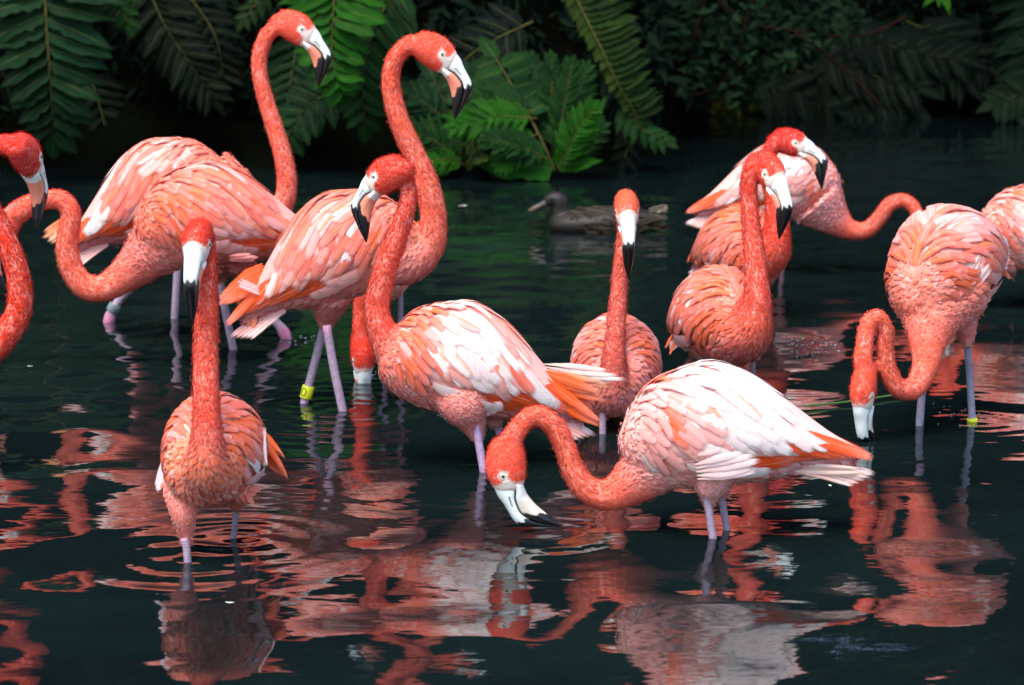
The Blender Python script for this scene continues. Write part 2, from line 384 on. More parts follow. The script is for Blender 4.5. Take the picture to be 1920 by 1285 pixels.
DG, MG, BG, YG, VD = (.006, .030, .010), (.007, .040, .007), (.013, .085, .004), (.018, .038, .005), (.002, .006, .0035)
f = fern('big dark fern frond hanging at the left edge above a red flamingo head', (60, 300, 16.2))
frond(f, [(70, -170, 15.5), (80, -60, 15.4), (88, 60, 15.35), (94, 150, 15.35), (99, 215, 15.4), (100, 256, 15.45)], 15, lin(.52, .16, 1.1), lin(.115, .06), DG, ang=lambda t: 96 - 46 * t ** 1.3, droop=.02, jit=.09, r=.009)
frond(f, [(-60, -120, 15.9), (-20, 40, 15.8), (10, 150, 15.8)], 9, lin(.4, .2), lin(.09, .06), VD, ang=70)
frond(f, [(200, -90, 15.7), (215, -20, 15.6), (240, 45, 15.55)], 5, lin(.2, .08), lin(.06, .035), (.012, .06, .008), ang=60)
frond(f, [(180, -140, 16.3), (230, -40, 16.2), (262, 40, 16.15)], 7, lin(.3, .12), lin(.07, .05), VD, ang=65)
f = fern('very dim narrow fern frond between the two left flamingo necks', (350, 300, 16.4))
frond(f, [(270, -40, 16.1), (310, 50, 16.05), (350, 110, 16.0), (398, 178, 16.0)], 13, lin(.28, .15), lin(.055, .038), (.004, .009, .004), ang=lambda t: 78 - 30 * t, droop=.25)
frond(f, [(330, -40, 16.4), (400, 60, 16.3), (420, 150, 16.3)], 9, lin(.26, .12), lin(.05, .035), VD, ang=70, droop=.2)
frond(f, [(160, 120, 16.5), (190, 210, 16.45), (210, 300, 16.4)], 8, lin(.25, .1), lin(.05, .03), VD, ang=70)
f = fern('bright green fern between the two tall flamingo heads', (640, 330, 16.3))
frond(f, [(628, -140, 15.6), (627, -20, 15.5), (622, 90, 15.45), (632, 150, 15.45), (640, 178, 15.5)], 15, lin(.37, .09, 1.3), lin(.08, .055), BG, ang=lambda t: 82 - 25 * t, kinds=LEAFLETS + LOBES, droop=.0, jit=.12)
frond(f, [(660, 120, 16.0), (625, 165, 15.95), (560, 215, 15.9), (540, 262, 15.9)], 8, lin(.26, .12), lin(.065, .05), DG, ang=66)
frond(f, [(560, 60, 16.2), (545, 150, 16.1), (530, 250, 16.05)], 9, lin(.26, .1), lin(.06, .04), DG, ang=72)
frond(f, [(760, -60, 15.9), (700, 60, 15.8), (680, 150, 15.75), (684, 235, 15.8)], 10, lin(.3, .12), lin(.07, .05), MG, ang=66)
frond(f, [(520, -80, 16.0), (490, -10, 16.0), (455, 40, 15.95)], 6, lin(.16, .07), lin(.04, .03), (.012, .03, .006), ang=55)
f = fern('low broad leaved fern with a pale stem at the water edge', (1045, 322, 15.9))
def leaf(plant, b, tip, wd, green, roll=.0, kinds=None):
    """a single large strap leaf on the fern"""
    a, c = P(*b), P(*tip); d = c - a; l = d.length; d.normalize(); nrm = Vector((roll, -.9, .35)); nrm = (nrm - d * nrm.dot(d)).normalized(); y = nrm.cross(d)
    o = bpy.data.objects.new('leaf', (kinds or LEAFLETS)[rng.randrange(3)]); o.parent = plant
    mt = Matrix((d * l, y * wd, nrm * l)).transposed().to_4x4(); mt.translation = a - plant.location; o.matrix_local = mt
    q = rng.uniform(.85, 1.15); o.color = (green[0] * q, green[1] * q, green[2] * q, 1); col.objects.link(o)
frond(f, [(1041, 322, 15.62), (1015, 262, 15.6), (985, 205, 15.65), (960, 160, 15.75), (930, 110, 15.9)], 5, lin(.3, .2), lin(.09, .06), MG, ang=75, start=.42, r=.008)
def plume(plant, b, t, wd, green):
    """short feathery frond from b to t, wd metres across"""
    m = [(b[k] + t[k]) / 2 for k in range(3)]; l = (P(*t) - P(*b)).length; m[1] -= 8
    frond(plant, [b, m, t], max(7, int(l / .030)), hump(wd * .85, .9), lin(.040, .024), green, ang=lambda q: 52 - 18 * q, droop=.03, jit=.12, r=.004, start=.1)
for b, t, wd, g in (((1036, 316, 15.6), (898, 300, 15.45), .17, BG), ((1050, 322, 15.6), (1134, 182, 15.5), .15, BG), ((1060, 318, 15.6), (1120, 298, 15.45), .06, BG)): leaf(f, b, t, wd, g)
for b, t, wd, g in (((1030, 300, 15.55), (915, 262, 15.4), .16, MG), ((1042, 300, 15.62), (1072, 120, 15.6), .13, MG), ((1046, 318, 15.56), (1110, 205, 15.42), .16, BG), ((1036, 290, 15.66), (1034, 110, 15.7), .13, MG), ((1008, 222, 15.62), (855, 232, 15.45), .2, BG),
                    ((1000, 212, 15.64), (880, 178, 15.6), .18, MG), ((1010, 250, 15.6), (940, 305, 15.45), .16, BG), ((1048, 310, 15.7), (1100, 130, 15.75), .15, MG), ((1056, 322, 15.7), (1128, 240, 15.7), .14, MG), ((1020, 250, 15.7), (1000, 110, 15.9), .14, DG), ((960, 190, 15.8), (870, 130, 15.9), .16, DG)): plume(f, b, t, wd, g)
f = fern('mid green fern leaves drooping to the water right of the tall neck', (872, 318, 16.0))
frond(f, [(876, 312, 15.8), (860, 262, 15.75), (845, 220, 15.75), (815, 150, 15.8)], 5, lin(.34, .22), lin(.1, .07), (.008, .034, .009), ang=72, start=.2)
for b, t, wd, g in (((868, 305, 15.7), (772, 246, 15.6), .2, MG), ((850, 240, 15.75), (752, 170, 15.7), .17, DG), ((872, 310, 15.7), (792, 304, 15.55), .15, BG), ((874, 308, 15.7), (932, 246, 15.6), .1, YG), ((880, 314, 15.7), (905, 300, 15.4), .08, YG), ((858, 262, 15.8), (760, 215, 15.8), .17, DG)): plume(f, b, t, wd, g)
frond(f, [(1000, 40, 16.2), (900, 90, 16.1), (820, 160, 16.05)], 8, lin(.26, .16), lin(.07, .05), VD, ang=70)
f = fern('long slanting fern frond of narrow ribs above the swimming duck', (1100, 300, 16.4))
frond(f, [(1040, -90, 15.95), (1092, 20, 15.85), (1128, 92, 15.8), (1160, 160, 15.8), (1200, 226, 15.85)], 26, lin(.32, .17), lin(.062, .04), (.014, .038, .005), ang=lambda t: 92 - 20 * t, droop=-.12, sides=(1,), jit=.06)
frond(f, [(1040, -90, 15.97), (1092, 20, 15.87), (1128, 92, 15.82), (1160, 160, 15.82), (1200, 226, 15.87)], 22, lin(.1, .06), lin(.05, .03), (.022, .046, .005), ang=60, sides=(-1,), jit=.1)
frond(f, [(1160, 190, 15.9), (1200, 240, 15.85), (1250, 265, 15.85)], 6, lin(.16, .08), lin(.04, .03), MG, ang=50)
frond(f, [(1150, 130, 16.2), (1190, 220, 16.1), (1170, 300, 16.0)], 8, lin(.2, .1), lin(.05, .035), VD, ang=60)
f = fern('dim bluish fern sprawling over the far right bank', (1560, 215, 19.5))
for a, b, c, n_ in (((1500, 90), (1600, 130), (1720, 165), 11), ((1480, 130), (1590, 160), (1700, 200), 11), ((1460, 170), (1540, 185), (1640, 210), 9), ((1560, 40), (1680, 90), (1800, 110), 10), ((1640, 60), (1760, 120), (1810, 150), 8),
                    ((1420, 150), (1480, 170), (1560, 200), 8), ((1700, 40), (1790, 80), (1860, 130), 8)):
    frond(f, [(*a, 19.35), (*b, 19.2), (*c, 19.1)], n_, lin(.34, .2), lin(.08, .055), (.004, .011, .006), ang=48, droop=.12, jit=.15)
f = fern('fern with long blade leaflets at the right edge of the bank', (1960, 215, 19.2))
frond(f, [(1990, -60, 18.9), (1960, 60, 18.8), (1935, 150, 18.75), (1900, 200, 18.7)], 14, lin(.46, .2), lin(.08, .055), (.006, .022, .010), ang=lambda t: 70 - 15 * t, droop=.1)
frond(f, [(1990, 150, 18.8), (1930, 170, 18.7), (1865, 195, 18.65)], 8, lin(.26, .14), lin(.08, .05), (.008, .022, .008), ang=60)
f = tag(empty('overhanging_branch', P(1760, -40, 18.6)), 'bright green leaf spray hanging in at the top right', 'branch')
for b, t in (((1762, -25, 18.6), (1734, 8, 18.5)), ((1762, -25, 18.6), (1782, 22, 18.5)), ((1758, -25, 18.6), (1762, 6, 18.5)), ((1740, -30, 18.6), (1800, -10, 18.5))): leaf(f, b, t, .05, (.05, .19, .012))
V, Fc = tube(np.array([P(1800, -120, 18.7), P(1770, -70, 18.65), P(1758, -25, 18.6)]) - np.array(f.location), [.008, .006, .003], 6); obj('stem', mesh('stem', V, Fc, M['twig']), f)

sh = tag(empty('shrub', P(1400, 215, 19.6)), 'small leaved shrub overhanging the water at the top right of centre', 'shrub')
sleaf = [leaflet_mesh(30 + k, .05, 5, .15, .5) for k in range(3)]
blobs = [(1270, 20, 45), (1330, 60, 55), (1400, 30, 60), (1480, 40, 60), (1290, 110, 50), (1360, 130, 50), (1430, 100, 45), (1300, 160, 35), (1560, 30, 45), (1250, 70, 40), (1390, 165, 30), (1500, 90, 35)]
def shrub_point():
    bx, by, br = rng.choice(blobs); a = rng.uniform(0, 6.28); q = rng.random() ** .5 * br
    return bx + math.cos(a) * q * 1.2, by + math.sin(a) * q
for i in range(300):
    x, y = shrub_point(); d = Vector((rng.gauss(0, 1), rng.gauss(-.3, .5), rng.gauss(-.25, .7))).normalized()
    nrm = Vector((rng.gauss(0, .5), -1, rng.uniform(0, 1.2))); nrm = (nrm - d * nrm.dot(d)).normalized(); l = rng.uniform(.05, .11)
    o = bpy.data.objects.new('leaf', rng.choice(sleaf)); o.parent = sh
    mt = Matrix((d * l, nrm.cross(d) * l * rng.uniform(.35, .5), nrm * l)).transposed().to_4x4(); mt.translation = P(x, y, rng.uniform(17.3, 18.3)) - sh.location
    o.matrix_local = mt; q = rng.choice((.5, .7, .9, 1.3)); o.color = (.009 * q, .032 * q, .012 * q, 1); col.objects.link(o)
n = 2200; C = np.array([P(*shrub_point(), rng.uniform(17.6, 19.0)) for _ in range(n)]); g = nr.random((n, 1))
V, T, cl = leaf_cloud(C - np.array(sh.location), nr.uniform(.04, .1, n), .25, (1 - g) * np.array([.002, .007, .004]) + g * np.array([.009, .022, .010]), .2)
tag(obj('foliage', mesh('foliage', V, T, M['mass'], colr=cl), sh), kind='stuff')
for tw in ([(1300, -40), (1400, 40), (1490, 62), (1520, 90), (1522, 140)], [(1490, 62), (1560, 110), (1660, 205)], [(1440, 50), (1560, 68), (1640, 60), (1700, 30)], [(1260, 180), (1330, 170), (1400, 110)], [(1330, -30), (1300, 80), (1280, 150)], [(1420, -20), (1390, 80), (1420, 140)]):
    V, Fc = tube(catmull([P(x, y, 17.6 + .1 * k) for k, (x, y) in enumerate(tw)], 6) - np.array(sh.location), .008, 6); obj('twig', mesh('twig', V, Fc, M['twig']), sh)
st = tag(empty('stake', P(1548, 215, 18.9)), 'thin upright stick standing in the water by the far bank', 'stick')
V, Fc = tube(np.array([P(1546, 262, 18.9), P(1547, 180, 18.9), P(1549, 78, 18.9)]) - np.array(st.location), [.014, .013, .010], 8); obj('shaft', mesh('shaft', V, Fc, mat_plain('stick', (.03, .022, .008), .9, .05)), st)

# ------------------------------------------------------------------ flamingo: shapes shared by every bird
# local axes of a bird's trunk: x towards the breast, y to its left, z up; metres
body_t = table([(.24, -.03, .012, .012), (.225, -.028, .055, .05), (.195, -.02, .098, .085), (.15, -.012, .128, .11), (.08, -.004, .15, .128), (0, 0, .155, .132), (-.09, -.004, .138, .12), (-.17, -.022, .108, .098),
                (-.24, -.042, .066, .066), (-.30, -.062, .034, .042), (-.35, -.078, .018, .026), (-.375, -.085, .007, .01)])
hull_t = table([(.21, -.018, .088, .076), (.15, -.006, .130, .112), (.08, .002, .156, .136), (0, .010, .168, .148), (-.09, .004, .150, .137), (-.17, -.012, .118, .114), (-.25, -.032, .078, .084), (-.32, -.050, .044, .052), (-.38, -.064, .024, .030), (-.43, -.078, .010, .014), (-.47, -.088, .006, .008)])
def hull(x, th, side, off=0.):
    s, c = math.sin(R(th)), math.cos(R(th))
    return np.array([x, side * (hull_t(x, 3) + off) * s, hull_t(x, 1) + (hull_t(x, 2) + off) * c])
def feather_mesh(side, a, b, wd, bend=0., off=.002, lift=.007, rows=(0, .18, .38, .58, .74, .86, .94, 1.), tip=.28, curl=0.):
    (x0, t0), (x1, t1) = a, b; V, U, NN = [], [], []
    for u in rows:
        x = x0 + (x1 - x0) * u; t = t0 + (t1 - t0) * u + bend * 4 * u * (1 - u)
        du = .02; xa, ta = x + (x1 - x0) * du, t + (t1 - t0) * du + bend * 4 * du * (1 - 2 * u)
        dor = hull(x, t - 2, side) - hull(x, t + 2, side); p = hull(x, t, side); T = hull(xa, ta, side) - p; T /= np.linalg.norm(T) + 1e-9
        q = hull(x, t + 2, side) - hull(x, t - 2, side) + 1e-9; r = hull(x - .01, t, side) - hull(x + .01, t, side); n = np.cross(r, q) * side
        n /= np.linalg.norm(n) + 1e-9; n *= 1 if n.dot(p - np.array([x, 0, hull_t(x, 1)])) > 0 else -1; S = np.cross(n, T)
        prof = (.45 + .55 * min(1, u / .35)) if u < .35 else 1.
        if u > 1 - tip: prof *= max(0, 1 - ((u - 1 + tip) / tip) ** 2) ** .68 * .97 + .03
        o = (off * min(1., u / .4) - .004 * max(0., 1 - u / .3) if off > 0 else off) + lift * u + curl * u ** 3; rl_ = -.0008 * (1 if S.dot(dor) > 0 else -1)
        for v in (-1, -.33, .33, 1):
            h = v * wd * .5 * prof
            V.append(p + S * h + n * (o + rl_ * v - h * h / .27 + .0006 * (1 - v * v))); U.append((u, .5 + .5 * v)); q_ = n + S * side * 0 + S * (v * .28) + T * .10; NN.append(q_ / np.linalg.norm(q_))
    m = len(rows); Fc = []
    for i in range(m - 1):
        for j in range(3):
            q = (i * 4 + j, i * 4 + j + 1, i * 4 + j + 5, i * 4 + j + 4); Fc.append(q if flip(V, q, NN) else q[::-1])
    return mesh('feather', V, Fc, M['feather'], uv=U, nrm=NN)
def flip(V, q, NN):
    return np.dot(np.cross(V[q[1]] - V[q[0]], V[q[2]] - V[q[0]]), NN[q[0]]) > 0
def wing_layout(seed, dorsal=False):
    """feathers of one folded wing: (layer, root, tip, width, bend, off, lift, tip roundness)"""
    g = random.Random(seed); J = lambda s: g.gauss(0, s); out = []
    for k in range(3): out.append(('black', (-.12 - .02 * k, 112 - k * 3), (-.33 - .03 * k, 112 - 6 * k), .028, 0, -.012, .002, .5))
    for k in range(9):                                                        # orange flight feathers
        t = k / 8; out.append(('flight', (-.06 - .19 * t, 118 - 62 * t + J(2)), (-.24 - .20 * t ** .8 + J(.006), 112 - 40 * t + J(2)), .056 - .014 * t, 4 - 8 * t, -.006 + .0012 * k, .003, .42))
    for k in range(13):                                                       # long hanging coverts
        t = k / 12; x = .115 - .33 * t; out.append(('covert', (x + J(.006), 48 + J(3)), (x - .100 - .04 * math.sin(3.1 * t) + J(.008), 106 - 20 * t + J(4)), .040 + J(.003), 9 + J(2), .001 + .0002 * (12 - k), .004, .34))
    for r_, (x0, n_, ta, tb, ln, wd, ly, of) in enumerate(((-.09, 7, 3, 50, .18, .044, 'scapular', .003), (-.055, 8, 3, 70, .17, .042, 'scapular', .0045), (-.01, 9, 3, 84, .155, .038, 'scapular', .006), (.04, 10, 3, 92, .115, .034, 'median', .0075),
                                                          (.08, 11, 3, 98, .085, .031, 'median', .0085), (.115, 11, 3, 104, .065, .028, 'lesser', .009), (.145, 11, 4, 110, .052, .026, 'lesser', .0085), (.172, 10, 6, 112, .045, .024, 'lesser', .0075))):
        for k in range(n_):
            t = (k + .5 + J(.14)) / n_; th = ta + (tb - ta) * t; dx = ln * (1 - .12 * t) * g.uniform(.85, 1.12)
            if ly == 'scapular': end = (x0 - dx * .78, min(112, th + 34 + 12 * t) + J(3))
            else: end = (x0 - dx * .86, th + 17 + 8 * t + J(4))
            out.append((ly, (min(.19, x0 + .35 * ln) + J(.006), th - 5), end, wd * g.uniform(.95, 1.2), J(4), of * .82, .0010, .40))
    for k in range(9 if dorsal else 0):                                      # feathers along the middle of the back
        x = .17 - .03 * k; out.append(('lesser' if k < 2 else 'median' if k < 5 else 'scapular', (x + .03, J(1)), (x - .05 - .09 * min(1, k / 5), J(5)), .034 + .012 * min(1, k / 5), J(2), .0055 - .0004 * k, .0005, .4))
    for k in range(6):                                                        # pale loose flank feathers over the thigh
        t = k / 5; out.append(('flank', (.06 - .10 * t + J(.006), 116 + 10 * t + J(2)), (-.035 - .12 * t + J(.008), 116 + 8 * t + J(3)), .048, 3, .003 + .001 * k, .006, .5))
    return out
WINGS = [{s: [(f[0], feather_mesh(s, *f[1:3], f[3], f[4], f[5], f[6], tip=f[7]), f[1]) for f in wing_layout(sd_, s > 0)] for s in (1, -1)} for sd_ in (1, 2, 3)]
def tail_mesh(side, k):
    t = k / 4; V, U = [], []
    for u in (0, .2, .45, .7, .85, .95, 1.):
        wd = .032 * (1 if u < .7 else math.sqrt(max(0.002, 1 - ((u - .7) / .3) ** 2)))
        c = np.array([-.24 - .205 * u * (1 - .07 * k), side * (.008 + .026 * t * (1 - .45 * u)), -.070 - .034 * u - .0065 * k - .012 * u * u])
        for v in (-1, -.33, .33, 1): V.append(c + np.array([0, v * wd * .36 * side, -.34 * wd * v - .16 * (v * wd) ** 2 / wd])); U.append((u, .5 + .5 * v))
    Fc = [(i * 4 + j, i * 4 + j + 1, i * 4 + j + 5, i * 4 + j + 4) for i in range(6) for j in range(3)]
    return mesh('tail_feather', V, Fc, M['feather'], uv=U)
TAIL = [tail_mesh(s, k) for s in (1, -1) for k in range(5)]
def wing_pad(side):
    V, U = [], []; xs_ = np.linspace(.17, -.40, 20); ts = np.linspace(.5, 116, 15)
    for lay in (0, 1):
        for x in xs_:
            for t in ts: V.append(hull(x, t, side, (-.001 if lay == 0 else -.02) - (.014 if t > 112 or x > .165 else 0))); U.append((.6, .5))
    n, m = len(xs_), len(ts); Fc = []; o = n * m
    for i in range(n - 1):
        for j in range(m - 1):
            q = (i * m + j, i * m + j + 1, (i + 1) * m + j + 1, (i + 1) * m + j); Fc.append(q if side > 0 else q[::-1]); w2 = tuple(a + o for a in q); Fc.append(w2[::-1] if side > 0 else w2)
    ed = [i * m for i in range(n)] + [(n - 1) * m + j for j in range(1, m)] + [i * m + m - 1 for i in range(n - 2, -1, -1)] + [j for j in range(m - 2, 0, -1)]
    for i in range(len(ed)):
        a, b = ed[i], ed[(i + 1) % len(ed)]; q = (a, a + o, b + o, b); Fc.append(q if side > 0 else q[::-1])
    return mesh('wing', V, Fc, M['feather'], uv=U)
PAD = {s: wing_pad(s) for s in (1, -1)}

# head, side profile: a along the skull towards the bill, b towards the crown
skull_t = table([(-.066, -.010, .030, .026), (-.05, -.008, .042, .032), (-.02, -.003, .051, .0365), (.01, .001, .053, .038), (.035, .001, .049, .036), (.055, .001, .043, .031), (.07, .0, .036, .026), (.078, 0, .02, .016)])
CUL = [(.058, .040), (.082, .034), (.108, .021), (.150, .004), (.168, -.012), (.177, -.045), (.184, -.08), (.190, -.119)]
GAP = [(.054, -.014), (.074, -.014), (.097, -.010), (.130, -.017), (.150, -.034), (.165, -.058), (.177, -.085), (.1885, -.1185)]
LOW = [(.062, -.036), (.078, -.039), (.094, -.044), (.121, -.060), (.140, -.076), (.156, -.091), (.169, -.104), (.187, -.119)]
BHW = [.030, .0275, .0245, .0205, .0185, .0155, .0105, .0022]
def bill_mesh(which, style):
    A = catmull(np.array(CUL if which == 'upper' else GAP), 8); B = catmull(np.array(GAP if which == 'upper' else LOW), 8); hw = catmull(np.array([(h, 0) for h in BHW]), 8)[:, 0]
    seg = 28; V, Cc = [], []; m = len(A)
    white = np.array([.78, .84, .80]); pink = np.array([.80, .27, .17]); black = np.array([.006, .006, .007]); g = random.Random(5)
    for i in range(m):
        s = i / 8.; a, b = A[i], B[i]; c = (a + b) / 2; d = (a - b) / 2
        for k in range(seg):
            an = 2 * math.pi * k / seg; cs, sn = math.cos(an), math.sin(an); inner = (cs < 0) == (which == 'upper'); e = abs(sn) ** (.42 if inner else .8) * (1 if sn > 0 else -1)
            if which == 'upper': wd = hw[i] * (.72 + .28 * (1 - cs) / 2)      # narrower along the culmen
            else: wd = hw[i] * (.97 if cs > -.3 else .86)
            q = c + d * cs; V.append((q[0], e * wd, q[1]))
            edge = (3.4 if style == 'pink' else 3.75) + .22 * math.sin(k * 1.1) + (-.25 * cs if which == 'upper' else .55 * cs * -1)
            if which == 'upper': base = white * (1 - .12 * (s < .6))
            else:
                f = float(sstep(.9, 1.7, np.array(s))) * (1 if style == 'pink' else .12); base = white * (1 - f) + pink * f
                if style == 'cream' and s > 2.2: base = base * .6 + np.array([.75, .55, .33]) * .4
            f = float(sstep(edge - .12, edge + .12, np.array(s))); cc = base * (1 - f) + black * f
            gp = cs < -.90 if which == 'upper' else cs > .90
            if gp: cc = cc * .25
            if which == 'upper' and -.30 < cs < -.08 and 1.3 < s < 2.3: cc = cc * .12                # nostril slit
            Cc.append(cc)
    Fc = [(i * seg + k, i * seg + (k + 1) % seg, (i + 1) * seg + (k + 1) % seg, (i + 1) * seg + k) for i in range(m - 1) for k in range(seg)] + [tuple(range(seg - 1, -1, -1)), tuple(range((m - 1) * seg, m * seg))]
    return mesh('bill', V, Fc, M['bill'], colr=Cc)
BILL = {(w_, s): bill_mesh(w_, s) for w_ in ('upper', 'lower') for s in ('pink', 'cream')}
v, fc = sphere((0, 0, 0), .0092); EYE = mesh('eye', v, fc, M['eye'])
v, fc = sphere((0, 0, 0), .0042, 8, 5, (1, .6, 1)); PUP = mesh('pupil', v, fc, M['pupil'])
v, fc = tube([(.0105 * math.cos(a), .0, .0105 * math.sin(a)) for a in np.linspace(0, 2 * math.pi, 17)], .0034, 6, cap=False); v[:, 1] *= .7; v *= .80; RING = mesh('eye_ring', v, fc, M['ring'])

def frame(yaw, pitch, roll=0):
    """yaw 0 = facing right in the photograph, 90 = away from the camera; pitch = downwards"""
    y, p = R(yaw), R(pitch); f = Vector((math.cos(y) * math.cos(p), math.sin(y) * math.cos(p), -math.sin(p))); u = Vector((math.cos(y) * math.sin(p), math.sin(y) * math.sin(p), math.cos(p)))
    m = Matrix((f, u.cross(f), u)).transposed()
    return m @ Matrix.Rotation(R(roll), 3, 'X')

WHITE, PALE, SALMON, ORANGE, FLAME = (.90, .82, .77), (.86, .37, .325), (.84, .165, .112), (.82, .12, .035), (.82, .075, .006)
NECK = dict(coral=((.80, .120, .062), (.78, .060, .018)), red=((.74, .070, .034), (.70, .026, .005)), pinkred=((.68, .095, .06), (.74, .105, .04)), deep=((.72, .036, .009), (.66, .014, .003)))
def lerp(a, b, t): return tuple(x + (y - x) * t for x, y in zip(a, b))
def make_flamingo(label, body, Y, yaw, pitch, k, neck, head, legs, thighs=(), neckcol='coral', pal=(.4, .3, .2, .1), streak=.25, breast=SALMON, hs=1., bill='pink', lay=0, extra=(), band=None, roll=0, wings=True, tailcol=PALE):
    cpx, cpy = body; Cw = P(cpx, cpy, Y); root = empty('flamingo', (Cw.x, Cw.y, 0)); tag(root, label, 'flamingo', 'flamingos wading in the pond'); rl = np.array(root.location)
    g = random.Random(label); gn = np.random.default_rng(len(label) * 7 + int(cpx) + 5000)
    Bf = np.array(frame(yaw, pitch, roll)) * k; Cb = np.array(Cw) - rl
    Hc = np.array(P(head[0], head[1], Y + head[2])) - rl; Hf = np.array(frame(*head[3:6])) * hs
    # --- trunk
    parts = []; xs_ = np.linspace(-.374, .239, 34); seg = 26; V = []
    for x in xs_:
        for q in range(seg):
            a = 2 * math.pi * q / seg; V.append((x, body_t(x, 3) * math.sin(a), body_t(x, 1) + body_t(x, 2) * math.cos(a)))
    Fc = [(i * seg + q, i * seg + (q + 1) % seg, (i + 1) * seg + (q + 1) % seg, (i + 1) * seg + q) for i in range(len(xs_) - 1) for q in range(seg)] + [tuple(range(seg - 1, -1, -1)), tuple(range((len(xs_) - 1) * seg, len(xs_) * seg))]
    parts.append((np.array(V) @ Bf.T + Cb, Fc))
    # --- neck
    npt = []
    for q in neck:
        px, py, r_ = q[:3]; dy = q[3] if len(q) > 3 else 0; p = np.array(P(px, py, Y + dy)) - rl; npt.append((*p, r_ / px_m(py, Y + dy)))
    if head[6] if len(head) > 6 else True:
        pa = Hc + Hf @ np.array([-.052, 0, -.022]); pb = Hc + Hf @ np.array([-.015, 0, -.006]); npt += [(*pa, .031 * hs), (*pb, .030 * hs)]
    nk = catmull(npt, 7); nk[:, 3] = np.clip(nk[:, 3], .012, None); parts.append(tube(nk[:, :3], nk[:, 3], 14))
    # --- skull
    xs_ = np.linspace(-.066, .077, 16); V = []
    for x in xs_:
        for q in range(18):
            a = 2 * math.pi * q / 18; V.append((x, skull_t(x, 3) * math.sin(a), skull_t(x, 1) + skull_t(x, 2) * math.cos(a)))
    parts.append((np.array(V) @ Hf.T + Hc, [(i * 18 + q, i * 18 + (q + 1) % 18, (i + 1) * 18 + (q + 1) % 18, (i + 1) * 18 + q) for i in range(15) for q in range(18)] + [tuple(range(17, -1, -1)), tuple(range(15 * 18, 16 * 18))]))
    # --- feathered thighs
    thp = []
    for th, lg_ in zip(thighs, legs):
        yl = .75 * water_at(*lg_['pts'][-1]).y + .25 * Y; pts = catmull([(*(np.array(P(x, y, yl if ti else .35 * yl + .65 * Y)) - rl), (r_ if ti else .8 * r_) / px_m(y, yl)) for ti, (x, y, r_) in enumerate(th[1:])], 6); parts.append(tube(pts[:, :3], pts[:, 3], 12)); thp.append(pts)
    V, Fc = join(parts); tmp = obj('body', mesh('body_rough', V, Fc)); md = tmp.modifiers.new('r', 'REMESH'); md.mode = 'VOXEL'; md.voxel_size = .0062; md.use_smooth_shade = True
    sm = tmp.modifiers.new('s', 'SMOOTH'); sm.factor = .5; sm.iterations = 7
    me = bpy.data.meshes.new_from_object(tmp.evaluated_get(bpy.context.evaluated_depsgraph_get())); bpy.data.objects.remove(tmp)
    n = len(me.vertices); V = np.zeros(n * 3, dtype=np.float32); me.vertices.foreach_get('co', V); V = V.reshape(-1, 3).astype(float); Nn = np.zeros(n * 3, dtype=np.float32); me.vertices.foreach_get('normal', Nn); Nn = Nn.reshape(-1, 3)
    me.polygons.foreach_set('use_smooth', np.ones(len(me.polygons), dtype=bool))
    # --- where on the bird each vertex lies
    Bc = (V - Cb) @ np.linalg.inv(Bf).T; hc = (V - Hc) @ np.linalg.inv(Hf).T
    bi = np.sqrt(((Bc[:, 2] - body_t(Bc[:, 0], 1)) / (body_t(Bc[:, 0], 2) + 1e-4)) ** 2 + (Bc[:, 1] / (body_t(Bc[:, 0], 3) + 1e-4)) ** 2)
    D = np.linalg.norm(V[:, None, :] - nk[None, :, :3], axis=2); rel = D / nk[None, :, 3]; near = np.argmin(rel, 1); arc = np.concatenate([[0], np.cumsum(np.linalg.norm(np.diff(nk[:, :3], axis=0), axis=1))]); s = arc[near] / arc[-1]
    wn = sstep(1.5, 1.12, rel[np.arange(n), near]) * sstep(.02, .26, s)
    wh = sstep(.075, .055, np.linalg.norm(hc * np.array([.85, 1, 1]), axis=1))
    T = np.gradient(nk[:, :3], axis=0); T /= np.linalg.norm(T, axis=1)[:, None] + 1e-9
    flow = -T[near] * wn[:, None] + (-Bf[:, 0] / k)[None, :] * (1 - wn)[:, None] + np.array([0, 0, -.35]) * (1 - wn)[:, None]
    flow = flow * (1 - wh)[:, None] + (-Hf[:, 0] / hs)[None, :] * wh[:, None]
    for pts in thp:
        d = np.linalg.norm(V[:, None, :] - pts[None, :, :3], axis=2); j = np.argmin(d, 1); wt = sstep(1.6, 1.1, d[np.arange(n), j] / pts[j, 3]) * sstep(.6, .85, j / len(pts)); td = pts[-1, :3] - pts[0, :3]; td /= np.linalg.norm(td)
        flow = flow * (1 - wt)[:, None] + td * wt[:, None]
    thigh = np.zeros(n)
    for pts in thp:
        d = np.linalg.norm(V[:, None, :] - pts[None, :, :3], axis=2); j = np.argmin(d, 1); thigh = np.maximum(thigh, sstep(1.9, 1.3, d[np.arange(n), j] / pts[j, 3]) * sstep(.05, .3, j / len(pts)))
    # --- colours of the plumage
    nc, hcq = NECK[neckcol]; c = np.tile(np.array(breast), (n, 1)); A_ = lambda t: np.array(t)[None, :]
    low = sstep(-.02, -.13, Bc[:, 2])[:, None]; c = c * (1 - .55 * low) + A_((.76, .22, .22)) * .55 * low
    ut = (sstep(-.14, -.24, Bc[:, 0]) * sstep(-.0, -.08, Bc[:, 2]))[:, None]; c = c * (1 - ut) + A_((.74, .22, .26)) * ut
    up = sstep(.03, .12, Bc[:, 2])[:, None]; c = c * (1 - .5 * up) + A_(lerp(PALE, WHITE, pal[0])) * .5 * up
    ncs = A_(nc) * (1 - sstep(.5, .95, s))[:, None] + A_(lerp(nc, hcq, .7)) * sstep(.5, .95, s)[:, None]; c = c * (1 - wn)[:, None] + ncs * wn[:, None]
    c = c * (1 - wh)[:, None] + A_(hcq) * wh[:, None]
